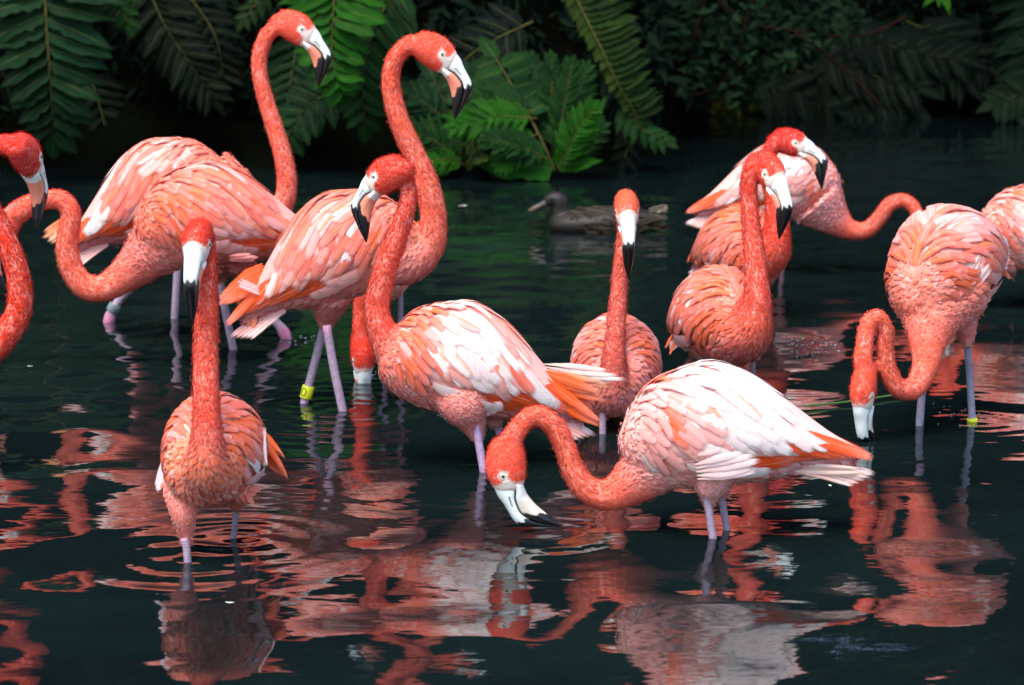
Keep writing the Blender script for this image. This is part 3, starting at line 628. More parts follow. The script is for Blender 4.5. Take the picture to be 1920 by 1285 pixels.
    for pts in thp:
        d = np.linalg.norm(V[:, None, :] - pts[None, :, :3], axis=2); j = np.argmin(d, 1); wt = (sstep(1.6, 1.1, d[np.arange(n), j] / pts[j, 3]) * sstep(.55, .95, j / len(pts)))[:, None]; c = c * (1 - .45 * wt) + A_((.80, .38, .28)) * .45 * wt
    eyd = np.minimum(np.linalg.norm(hc - np.array([.027, .035, .0105]), axis=1), np.linalg.norm(hc - np.array([.027, -.035, .0105]), axis=1))
    lore = (np.maximum(sstep(.0165, .013, eyd), sstep(.049, .054, hc[:, 0] + .024 * np.exp(-((hc[:, 2] - .004) / .013) ** 2) * sstep(.012, .024, np.abs(hc[:, 1]))) * wh))[:, None]; c = c * (1 - lore) + A_((.72, .74, .66)) * lore
    me.materials.append(M['plum']); set_col(me, c)
    fl = me.attributes.new('flow', 'FLOAT_VECTOR', 'POINT')
    fv = Bc * np.array([.35, 1, 1]) * (1 - wn)[:, None] + wn[:, None] * np.stack([arc[near] * .35 + 7, *( (V - nk[near, :3]) @ np.array([[0, 0], [1, 0], [0, 1]]) ).T * 1.3], -1)
    fl.data.foreach_set('vector', fv.astype(np.float32).ravel()); obj('body', me, root)
    # --- small contour feathers over neck, breast, back and thighs
    ln = .031 * (1 - wn) + .0135 * wn; ln = ln * (1 - wh) + .008 * wh; ln *= (1 - .25 * sstep(.08, .2, Bc[:, 0])) * (1 - .72 * thigh)
    cov = (bi < 1.05) & (Bc[:, 0] < .12) & (Bc[:, 0] > -.36) & (Bc[:, 2] > -.05) & (wn < .2)
    wgt = np.where(cov, 0, 1 / ln ** 1.6) * (V[:, 2] > -.05) * (lore[:, 0] < .3) * ~((wh > .05) & (hc[:, 0] > .056))
    m_ = 15000; ix = gn.choice(n, m_, p=wgt / wgt.sum()); p = V[ix] + gn.normal(size=(m_, 3)) * .0025; nn = Nn[ix].astype(float)
    f = flow[ix] + gn.normal(size=(m_, 3)) * .16; f -= nn * np.sum(f * nn, 1)[:, None]; f /= np.linalg.norm(f, axis=1)[:, None] + 1e-9; sd = np.cross(nn, f)
    L = (ln[ix] * gn.uniform(.75, 1.3, m_))[:, None]; Wd = L * (.22 * (1 - wn[ix]) + .17 * wn[ix])[:, None]; lf = L * gn.uniform(.0, .02, m_)[:, None]
    Q = np.stack([p - nn * .001, p + f * L * .55 + sd * Wd + nn * (.001), p + f * L * .5 + nn * (.0008 + .35 * lf), p + f * L * .55 - sd * Wd + nn * .001, p + f * L * .85 + sd * Wd * .6 + nn * (.001 + lf * .7), p + f * L * .85 - sd * Wd * .6 + nn * (.001 + lf * .7), p + f * L + nn * (lf + .001)], 1)
    b = (np.arange(m_) * 7)[:, None]; Tt = np.concatenate([b + [0, 2, 1], b + [0, 3, 2], b + [1, 2, 4], b + [2, 3, 5], b + [2, 6, 4], b + [2, 5, 6]], 0)
    cc = c[ix]; e = gn.random((m_, 1)); bodyish = ((1 - wn[ix]) * (1 - wh[ix]))[:, None]
    light = np.clip(cc * 1.05 + .10 * bodyish + .04, 0, .9); deep = cc * np.array([1.0, .74, .66])
    cc = np.where(e < .45, cc, np.where(e < .74, cc * .62 + light * .38, cc * .65 + deep * .35))
    nk_ = (1 - bodyish) * .68; cc = cc * (1 - nk_) + c[ix] * nk_
    ppal = np.array([WHITE, PALE, SALMON, ORANGE])[gn.choice(4, m_, p=pal)]; cc = cc * (1 - .22 * bodyish) + ppal * .22 * bodyish
    rt = cc * np.array([1, .88, .83]); C7 = np.stack([rt, cc, cc * .97, cc, cc * .96 + .03, cc * .96 + .03, cc * .93 + .05], 1).reshape(-1, 3)
    qn = np.repeat(nn[:, None, :], 7, 1); bend_ = np.array([0, .22, 0, -.22, .2, -.2, 0])[None, :, None]; qn = qn + sd[:, None, :] * bend_ + f[:, None, :] * np.array([-.1, .1, .1, .1, .25, .25, .35])[None, :, None]; qn /= np.linalg.norm(qn, axis=2)[:, :, None]
    tag(obj('plumage', mesh('plumage', Q.reshape(-1, 3), Tt, M['tuft'], colr=C7, nrm=qn.reshape(-1, 3)), root), kind='stuff')
    # --- wings
    Mb = Matrix([[*Bf[i], Cb[i]] for i in range(3)] + [[0, 0, 0, 1]])
    ph = [g.uniform(0, 6.28) for _ in range(4)]
    def pick(layer, root_=(0, 0)):
        nz = .5 + .25 * math.sin(root_[0] * 26 + ph[0] + root_[1] * .03) + .25 * math.sin(root_[1] * .085 + ph[1] - root_[0] * 15); r_ = min(.999, max(0, .62 * nz + .38 * g.random() + {'lesser': .18, 'median': .06, 'covert': -.02, 'scapular': -.06}.get(layer, 0)))
        if layer == 'black': return (.01, .008, .008, 1)
        if layer == 'flight': return (*lerp(FLAME, ORANGE, g.random() * .6), 1)
        if layer == 'flank': return (*lerp(lerp(SALMON, PALE, .4 + .6 * g.random()), WHITE, min(1, pal[0] * 1.4)), 1)
        p_ = list(pal)
        if layer == 'lesser': p_ = [p_[0] * .5, p_[1] + p_[0] * .3, p_[2] + p_[0] * .2, p_[3]]
        if layer == 'covert': p_ = [p_[0] * 1.3 + .1, p_[1], p_[2] * .7, p_[3] * .7]
        t = sum(p_); r_ *= t; base = (WHITE, PALE, SALMON, ORANGE); i = 0
        while i < 3 and r_ > p_[i]: r_ -= p_[i]; i += 1
        c_ = lerp(base[i], base[min(3, i + 1)], g.random() * .35); a_ = 1 - (g.uniform(.5, 1.) if layer in ('covert', 'scapular', 'median') and g.random() < streak else 0)
        return (*c_, a_)
    if wings:
        for sde in (1, -1):
            wg = obj('wing', PAD[sde], root, (*lerp(SALMON, PALE, pal[0]), 1)); wg.matrix_local = Mb
            for layer, fm, fr0 in WINGS[lay][sde]:
                if layer in ('lesser', 'median') and g.random() < .04: continue
                o = obj('feather', fm, wg, pick(layer, fr0)); o.rotation_euler = (g.gauss(0, .005), g.gauss(0, .005), g.gauss(0, .006)); q = 1 + abs(g.gauss(0, .008)); o.scale = (q, q, q)
        for tm in TAIL:
            o = obj('tail_feather', tm, root, (*lerp(tailcol, WHITE, g.random() * .5), 1)); o.matrix_local = Mb
    # --- loose or drooping feathers seen on this bird
    for (ax, ay, bx, by, wpx, dy, cl_) in extra:
        pa0, pb0 = np.array(P(ax, ay, Y + dy)) - rl, np.array(P(bx, by, Y + dy)) - rl; d = pb0 - pa0; d /= np.linalg.norm(d); sd = np.cross(d, [0, 1, 0]); sd /= np.linalg.norm(sd); nv = np.cross(sd, d); nv *= -1 if nv[1] > 0 else 1
        w0 = wpx / px_m(ay, Y + dy); flame = cl_[1] < .20; nfan = (7 if flame else 5) if wpx > 14 else 2
        for j in range(nfan):
            o_ = (j - (nfan - 1) / 2) * (1 if nfan > 1 else 0); pa = pa0 + sd * w0 * (.10 if flame else .15) * o_ + nv * .003 * j; pb = pb0 + sd * w0 * (.19 if not flame else .07) * o_ + nv * .003 * j - d * abs(o_) * g.uniform(.02, .12) * np.linalg.norm(pb0 - pa0)
            dd = pb - pa; l = np.linalg.norm(dd); wd = w0 * (.60 if flame else .42); V, U, NN = [], [], []; bow = g.uniform(-.05, .05) * l
            for u in (0, .2, .4, .6, .76, .88, .95, 1.):
                k_ = .40 if flame else .5; pr = (.10 + .90 * min(1, u / .38)) * (1 if u < k_ else max(.05, (1 - ((u - k_) / (1 - k_)) ** (1.6 if flame else 2.)) ** (.9 if flame else .5)))
                for v_ in (-1, -.33, .33, 1):
                    V.append(pa + dd * u + sd * (v_ * wd * .5 * pr + bow * math.sin(3.1 * u)) + nv * (.012 * math.sin(3 * u) - .25 * (v_ * pr * wd * .5) ** 2 / wd)); U.append((u, .5 + .5 * v_)); q_ = nv + sd * v_ * .3; NN.append(q_ / np.linalg.norm(q_))
            q0 = (0, 1, 5, 4); rev = not flip(V, q0, NN)
            b_ = g.uniform(.92, 1.05); obj('feather', mesh('feather', V, [((i * 4 + m2, i * 4 + m2 + 1, i * 4 + m2 + 5, i * 4 + m2 + 4) if not rev else (i * 4 + m2 + 4, i * 4 + m2 + 5, i * 4 + m2 + 1, i * 4 + m2)) for i in range(7) for m2 in range(3)], M['feather'], uv=U, nrm=NN), root, (*[x * b_ for x in cl_], 1))
    # --- bill and eyes
    Mh = Matrix([[*Hf[i], Hc[i]] for i in range(3)] + [[0, 0, 0, 1]])
    for nm, wch in (('upper_bill', 'upper'), ('lower_bill', 'lower')):
        o = obj(nm, BILL[(wch, bill)], root); o.matrix_local = Mh
    for sde in (1, -1):
        e = obj('eye', EYE, root); e.matrix_local = Mh @ Matrix.Translation((.027, sde * .0275, .0105))
        o = obj('eye_ring', RING, e); o.location = (0, sde * .0055, 0)
        o = obj('pupil', PUP, e); o.location = (0, sde * .0085, 0)
    # --- legs, down through the water to the bed
    for li, lg in enumerate(legs):
        last = lg['pts'][-1]; wpt = water_at(*last); yl = wpt.y; rp = lg.get('r', 8) * .92; pts = [(*(np.array(P(x, y, yl)) - rl), rp / px_m(y, yl)) for x, y in lg['pts']]
        d = np.array(pts[-1][:3]) - np.array(pts[-2][:3]); d = np.array([d[0] * .3, 0, -abs(d[2]) - .02]) if lg.get('bent') else d; d = d / abs(d[2])
        pts.append((*(np.array(pts[-1][:3]) + d * .2), pts[-1][3])); pts.append((*(np.array(pts[-2][:3]) + d * .44), pts[-1][3] * 1.1)); q = catmull(pts, 6)
        hock = lg.get('hock'); rad = q[:, 3].copy(); cl_ = np.tile(np.array(lg.get('col', (.37, .27, .35))), (len(q), 1))
        if hock is not None:
            hp = np.array(P(hock[0], hock[1], yl)) - rl; wk = np.exp(-(np.linalg.norm(q[:, :3] - hp, axis=1) / .022) ** 2); rad *= 1 + .45 * wk; cl_ = cl_ * (1 - .85 * wk[:, None]) + np.array([.62, .14, .28]) * .85 * wk[:, None]
        tp = sstep(.10, 0, np.arange(len(q)) / len(q))[:, None]; cl_ = cl_ * (1 - .5 * tp) + np.array([.66, .22, .36]) * .5 * tp
        V, Fc = tube(q[:, :3], rad, 10); lo = obj('leg', mesh('leg', V, Fc, M['leg'], colr=np.repeat(cl_, 10, 0)), root)
        if 'band' in lg:
            bx, by, h, bm = lg['band']; pa = np.array(P(bx, by, yl)) - rl; j = np.argmin(np.linalg.norm(q[:, :3] - pa, axis=1)); ax = q[min(j + 1, len(q) - 1), :3] - q[max(0, j - 1), :3]; ax /= np.linalg.norm(ax)
            base = q[j, :3] + ax * np.dot(pa - q[j, :3], ax); hh = h / px_m(by, yl) / 2; rb = rad[j] * 1.45
            v1, f1 = tube([base - ax * hh, base - ax * hh * .9, base + ax * hh * .9, base + ax * hh], [rb * .96, rb, rb, rb * .96], 20)
            bo = obj('leg_band', mesh('leg_band', v1, f1, M[bm]), lo)
            if bm == 'yellow' and lg.get('mark'):                           # the black ring shaped character printed on the band
                me2 = bo.data; me2.materials.append(M['ink']); sx = np.cross(ax, [0, 1, 0]); sx /= np.linalg.norm(sx); fr_ = np.cross(sx, ax); fr_ *= -1 if fr_[1] > 0 else 1
                pth = []
                for a in np.linspace(0, 2 * math.pi, 17):
                    w_ang = -.55 + .42 * math.cos(a); pth.append(base + ax * hh * .62 * math.sin(a) + (sx * math.sin(w_ang) + fr_ * math.cos(w_ang)) * rb * 1.015)
                v2, f2 = tube(pth, .0014, 5, cap=False); obj('leg_band', mesh('leg_band', *join([(v1, f1), (v2, f2)]), M['yellow']), lo).data.materials.append(M['ink']); o2 = lo.children[-1]
                for po in o2.data.polygons[len(f1):]: po.material_index = 1
                bpy.data.objects.remove(bo)
    return root

L_ = lambda pts, **k: dict(pts=pts, **k)
# 1 pale bird feeding in front
make_flamingo('pale flamingo with a white back and its bill in the water, largest in front', (1330, 806), 7.50, 180, 0, .97,
    [(1262, 832, 82), (1222, 872, 60), (1180, 908, 42), (1138, 928, 29), (1098, 915, 25), (1074, 880, 22), (1060, 840, 20.5), (1042, 803, 20), (1012, 780, 19.5), (985, 789, 19), (965, 815, 20)],
    (948, 868, 0, 180, 99, 0), [L_([(1322, 918), (1328, 950), (1337, 1012)], r=8.5), L_([(1350, 915), (1354, 940), (1363, 995)], r=7.5)], [(0.0, (1336, 872, 66), (1332, 905, 36), (1330, 930, 20), (1331, 949, 10.5)), (.1, (1345, 880, 38), (1352, 912, 20), (1355, 930, 10))],
    neckcol='coral', pal=(.64, .32, .03, .01), streak=.04, breast=(.84, .36, .29), bill='cream', lay=0, tailcol=(.84, .50, .40),
    extra=[(1305, 884, 1430, 862, 50, -.124, (.86, .62, .60)), (1295, 864, 1392, 838, 42, -.126, (.86, .54, .50)), (1440, 882, 1640, 888, 22, -.02, (.84, .56, .45))])
# 2 mid centre, neck raised in an S
make_flamingo('white and orange winged flamingo at mid centre, neck raised in an S', (862, 680), 8.37, 180, -13.5, .97,
    [(800, 690, 70), (752, 668, 46), (722, 632, 31), (707, 590, 24), (711, 545, 22), (724, 500, 21), (741, 455, 20), (757, 410, 18), (766, 370, 16.5), (762, 338, 16)],
    (727, 326, .0, 152, 38, 0), [L_([(893, 795), (897, 825), (907, 884)], r=8.5, col=(.5, .34, .5)), L_([(928, 780), (936, 810), (950, 862)], r=8, col=(.5, .25, .4))], [(0, (862, 722, 74), (872, 758, 50), (886, 793, 27), (898, 824, 12)), (.09, (900, 730, 56), (918, 765, 30), (932, 798, 12))],
    neckcol='red', pal=(.52, .22, .12, .14), streak=.4, breast=(.80, .17, .10), hs=.95, lay=1,
    extra=[(1015, 690, 1180, 711, 30, .03, (.88, .76, .66)), (1015, 716, 1134, 802, 44, -.03, (.82, .10, .012)), (1000, 722, 1116, 784, 50, -.01, (.80, .085, .01)), (1000, 704, 1140, 752, 46, -.01, (.83, .13, .022)), (1010, 698, 1146, 728, 28, .0, (.84, .30, .14)), (1088, 740, 1118, 797, 22, .05, (.6, .16, .12)), (892, 722, 930, 778, 46, -.085, (.86, .56, .56))])
# 3 tall neck, yellow band
make_flamingo('tall salmon flamingo with raised neck and a yellow band on its leg', (645, 466), 9.22, 0, -23, 1.0,
    [(720, 468, 74), (768, 478, 52), (803, 455, 33), (813, 412, 25), (806, 366, 24), (790, 318, 22), (770, 275, 20.5), (752, 235, 19.5), (738, 190, 18.5), (733, 148, 17.5), (742, 110, 16.5), (764, 86, 17)],
    (813, 95, 0, 0, 41, 0), [L_([(608, 610), (590, 680), (570, 757)], r=8.5, band=(575, 735, 24, 'yellow'), mark=True), L_([(612, 610), (626, 690), (643, 772)], r=9)], [(0, (622, 540, 62), (614, 590, 26), (611, 614, 12))],
    neckcol='coral', pal=(.10, .38, .40, .12), streak=.4, breast=(.83, .205, .12), lay=2,
    extra=[(460, 530, 470, 632, 36, -.0, (.84, .19, .06)), (500, 505, 404, 574, 44, -.01, (.82, .10, .012)), (500, 552, 442, 526, 18, -.05, (.84, .42, .42))])
# 4 left, reaching left with a hooked neck
make_flamingo('flamingo reaching left with a low hooked neck behind the front red neck', (392, 408), 9.98, 192, -4, 1.04,
    [(318, 440, 74), (278, 478, 50), (236, 515, 34), (195, 540, 26), (160, 537, 24), (136, 508, 22.5), (126, 468, 21.5), (130, 430, 20.5), (133, 400, 19.5), (116, 376, 18.5), (86, 375, 18), (56, 385, 20), (30, 402, 22)],
    (4, 428, 0, 180, 60, 0), [L_([(412, 520), (424, 590), (438, 657)], r=8), L_([(478, 540), (505, 590), (537, 634)], r=9, hock=(532, 626), bent=True)], [(0, (405, 470, 45), (410, 505, 22), (413, 530, 10)), (.05, (440, 480, 40), (468, 525, 16), (480, 545, 10))],
    neckcol='coral', pal=(.03, .27, .46, .24), streak=.5, breast=(.82, .15, .075), lay=0,
    extra=[(430, 484, 488, 482, 18, -.10, (.80, .25, .22))])
# 5 behind on the left, very tall neck
make_flamingo('tallest flamingo at the back left with its head near the top edge', (308, 358), 10.45, 0, -20, 1.03,
    [(400, 345, 66), (455, 372, 44), (500, 392, 28), (530, 383, 21), (538, 340, 19), (530, 290, 17.5), (515, 240, 16.5), (499, 190, 15.5), (488, 145, 15), (487, 105, 15), (500, 68, 15), (520, 50, 15)],
    (552, 50, 0, 0, 37, 0), [L_([(335, 470), (331, 530), (327, 597)], r=7.5), L_([(245, 540), (222, 565), (204, 603)], r=9, hock=(202, 598), bent=True, band=(214, 578, 15, 'grey'))], [(0, (330, 430, 40), (335, 465, 20), (335, 485, 9)), (0, (285, 430, 40), (262, 500, 18), (246, 538, 10))],
    neckcol='coral', pal=(.16, .36, .36, .12), streak=.25, breast=(.82, .19, .11), lay=1, hs=1.02,
    extra=[(150, 400, 76, 448, 20, .0, (.84, .26, .08)), (150, 410, 86, 455, 16, -.02, (.84, .4, .2))])
# 6 left edge, only neck and head in the picture
make_flamingo('deep red flamingo cut off at the left edge, only its curved neck and head showing', (-215, 640), 8.20, 10, -8, 1.0,
    [(-150, 665, 84), (-95, 678, 60), (-42, 664, 38), (4, 634, 28), (34, 588, 24.5), (37, 535, 23), (25, 485, 22), (2, 430, 21), (-28, 370, 20), (-36, 315, 19), (-15, 278, 19), (14, 272, 20)],
    (47, 288, 0, 72, 44, 0), [L_([(-230, 790), (-232, 850), (-234, 905)], r=8), L_([(-200, 790), (-196, 850), (-190, 915)], r=8)], [(0, (-225, 720, 50), (-228, 770, 22), (-230, 800, 11)), (-.05, (-205, 720, 50), (-202, 770, 22), (-200, 800, 11))],
    neckcol='deep', pal=(.2, .3, .3, .2), breast=(.78, .14, .07), lay=2)
# 7 front left, facing the camera
make_flamingo('orange and white flamingo facing the camera at the front left', (402, 846), 7.32, -101, -2, .82,
    [(392, 880, 62, -.13), (388, 868, 44, -.19), (388, 820, 31, -.205), (387, 765, 26, -.19), (386, 710, 24.5, -.165), (386, 650, 23.5, -.14), (387, 590, 22.5, -.125), (387, 540, 21.5, -.115), (384, 490, 21, -.11)],
    (371, 452, -.13, -95, 34, 0), [L_([(345, 1010), (350, 1030), (352, 1055)], r=8), L_([(444, 950), (440, 985), (437, 1013)], r=6.5, col=(.22, .18, .22))], [(-.14, (346, 915, 50), (344, 955, 26), (348, 1000, 14), (351, 1024, 9)), (.08, (440, 910, 40), (444, 950, 12))],
    neckcol='red', pal=(.24, .18, .26, .32), streak=.2, breast=(.84, .20, .09), lay=0, hs=.93,
    extra=[(480, 795, 538, 862, 24, .20, (.84, .13, .02)), (478, 810, 543, 902, 30, .18, (.82, .10, .012)), (310, 860, 295, 925, 18, .02, (.84, .66, .70)), (494, 800, 496, 880, 18, .0, (.86, .68, .68))])
# 8 mid, facing the camera
make_flamingo('pink flamingo facing the camera, neck straight up, between two white winged ones', (1155, 688), 9.0, -88, -6, .90,
    [(1150, 725, 60, -.12), (1146, 735, 40, -.19), (1149, 690, 25, -.215), (1153, 640, 19.5, -.20), (1157, 590, 17.5, -.18), (1161, 540, 16, -.16), (1165, 490, 14.5, -.145), (1170, 445, 14, -.135), (1173, 415, 15, -.13)],
    (1175, 392, -.15, -88, 36, 0), [L_([(1130, 770), (1130, 790), (1130, 815)], r=7), L_([(1180, 770), (1180, 790), (1180, 810)], r=7)], [(0, (1132, 730, 40), (1130, 768, 20), (1130, 785, 9)), (0, (1180, 730, 40), (1180, 768, 20), (1180, 785, 9))],
    neckcol='pinkred', pal=(.08, .44, .40, .08), streak=.08, breast=(.80, .22, .17), hs=.95, lay=1)
# 9 right of centre, neck up, red neck
make_flamingo('red necked flamingo looking down to the right, before a redder one', (1347, 594), 9.55, -70, -6, .92,
    [(1378, 622, 66, -.10), (1402, 618, 50, -.17), (1418, 575, 31, -.19), (1419, 530, 23, -.18), (1415, 480, 20, -.16), (1409, 430, 18.5, -.14), (1405, 380, 17, -.125), (1404, 340, 16.5, -.12), (1412, 312, 17, -.12)],
    (1441, 318, -.14, -58, 42, 0), [L_([(1385, 690), (1390, 705), (1393, 735)], r=7, col=(.55, .2, .24)), L_([(1412, 660), (1412, 690), (1412, 706)], r=5, col=(.2, .16, .2))], [(-.06, (1378, 650, 42), (1386, 685, 20), (1390, 710, 10)), (.05, (1405, 640, 28), (1412, 672, 9))],
    neckcol='red', pal=(.12, .20, .40, .28), streak=.35, breast=(.78, .12, .05), lay=2, extra=[(1262, 625, 1246, 655, 12, .1, (.8, .12, .03)), (1268, 635, 1254, 668, 10, .1, (.8, .12, .03))])
# 10 behind it
make_flamingo('scarlet headed flamingo with a black bill tip, partly hidden behind a nearer neck', (1388, 468), 11.1, -66, -4, .94,
    [(1420, 480, 50, -.12), (1444, 470, 40, -.17), (1456, 430, 26, -.18), (1453, 385, 19, -.16), (1443, 335, 16, -.14), (1440, 295, 15, -.13), (1452, 270, 15, -.13)],
    (1480, 266, -.13, -14, 22, 0), [L_([(1400, 530), (1400, 550), (1400, 580)], r=6), L_([(1440, 520), (1440, 550), (1440, 572)], r=4, col=(.26, .10, .11))], [(0, (1400, 500, 34), (1400, 535, 9)), (.05, (1440, 490, 30), (1440, 530, 9))],
    neckcol='deep', pal=(.06, .18, .46, .30), streak=.3, breast=(.74, .07, .022), lay=0, hs=.95, extra=[(1318, 470, 1303, 498, 12, .1, (.8, .2, .08))])
# 11 far right, pale, feeding
make_flamingo('pale pink flamingo at the back, tail to the left and neck hooked to the right', (1470, 342), 12.2, 0, -8, .97,
    [(1532, 375, 56), (1562, 408, 34), (1592, 430, 19), (1625, 431, 15), (1650, 407, 14), (1668, 384, 13.5), (1692, 376, 13), (1713, 390, 12.5), (1724, 420, 13)],
    (1730, 458, 0, -10, 88, 0), [L_([(1464, 420), (1464, 460), (1466, 508)], r=5, col=(.36, .16, .2))], [(0, (1464, 385, 34), (1464, 420, 16), (1464, 440, 8))],
    neckcol='coral', pal=(.30, .52, .15, .03), streak=.06, breast=(.84, .30, .26), lay=1)
# 12 right, looped neck, yellow band
make_flamingo('salmon flamingo feeding with a looped neck at the right, yellow band at the waterline', (1772, 500), 8.98, -122, 14, 1.05,
    [(1765, 540, 90, -.06), (1748, 590, 64, -.13), (1740, 640, 37, -.18), (1734, 690, 25, -.21), (1714, 727, 20.5, -.23), (1686, 728, 18.5, -.25), (1666, 698, 17, -.26), (1659, 655, 16.5, -.26), (1660, 618, 15.5, -.265), (1645, 596, 15, -.27), (1628, 608, 15.5, -.28), (1621, 645, 16.5, -.29), (1618, 682, 18, -.295)],
    (1619, 726, -.30, -122, 84, 0), [L_([(1812, 632), (1818, 700), (1823, 790)], r=7.5, col=(.26, .26, .34), band=(1824, 790, 12, 'yellow')), L_([(1730, 720), (1727, 760), (1724, 800)], r=8, col=(.3, .28, .36))], [(.0, (1800, 570, 46), (1810, 618, 20), (1814, 650, 9)), (.05, (1745, 580, 40), (1735, 650, 10))],
    neckcol='coral', pal=(.10, .34, .42, .14), streak=.25, breast=(.82, .20, .13), lay=2, hs=.95, bill='cream',
    extra=[(1795, 545, 1838, 474, 24, -.15, (.86, .56, .52)), (1800, 556, 1858, 490, 26, -.135, (.86, .58, .55)), (1870, 490, 1896, 526, 14, .25, (.82, .2, .08)), (1850, 540, 1870, 545, 30, .05, (.82, .12, .03))])
# 13 right edge
make_flamingo('flamingo cut off by the right edge behind the looped neck one', (1945, 432), 11.3, 178, -6, 1.0,
    [(1872, 470, 52), (1835, 492, 34), (1806, 492, 20), (1790, 465, 15), (1782, 440, 14)],
    (1770, 462, 0, 180, 88, 0), [L_([(1935, 510), (1936, 540), (1938, 565)], r=6), L_([(1960, 510), (1962, 540), (1964, 572)], r=6)], [(0, (1935, 480, 34), (1935, 520, 8)), (.05, (1960, 480, 34), (1960, 520, 8))],
    neckcol='coral', pal=(.32, .28, .26, .14), streak=.2, breast=(.84, .32, .22), lay=0)
# 14 behind the tall one, head down at the water
make_flamingo('flamingo seen only by its lowered red head dipping behind the S necked one', (705, 478), 9.85, -80, 4, .92,
    [(690, 520, 50, -.08), (682, 545, 26, -.16), (677, 580, 14.5, -.17), (676, 615, 14, -.17), (678, 635, 15, -.17)],
    (680, 662, -.17, -75, 80, 0), [L_([(751, 530), (751, 600), (752, 690)], r=5.5), L_([(722, 530), (722, 600), (722, 692)], r=5.5)], [(0, (745, 490, 34), (750, 540, 7)), (0, (722, 490, 34), (722, 540, 7))],
    neckcol='red', pal=(.2, .4, .3, .1), breast=(.82, .3, .2), lay=1)

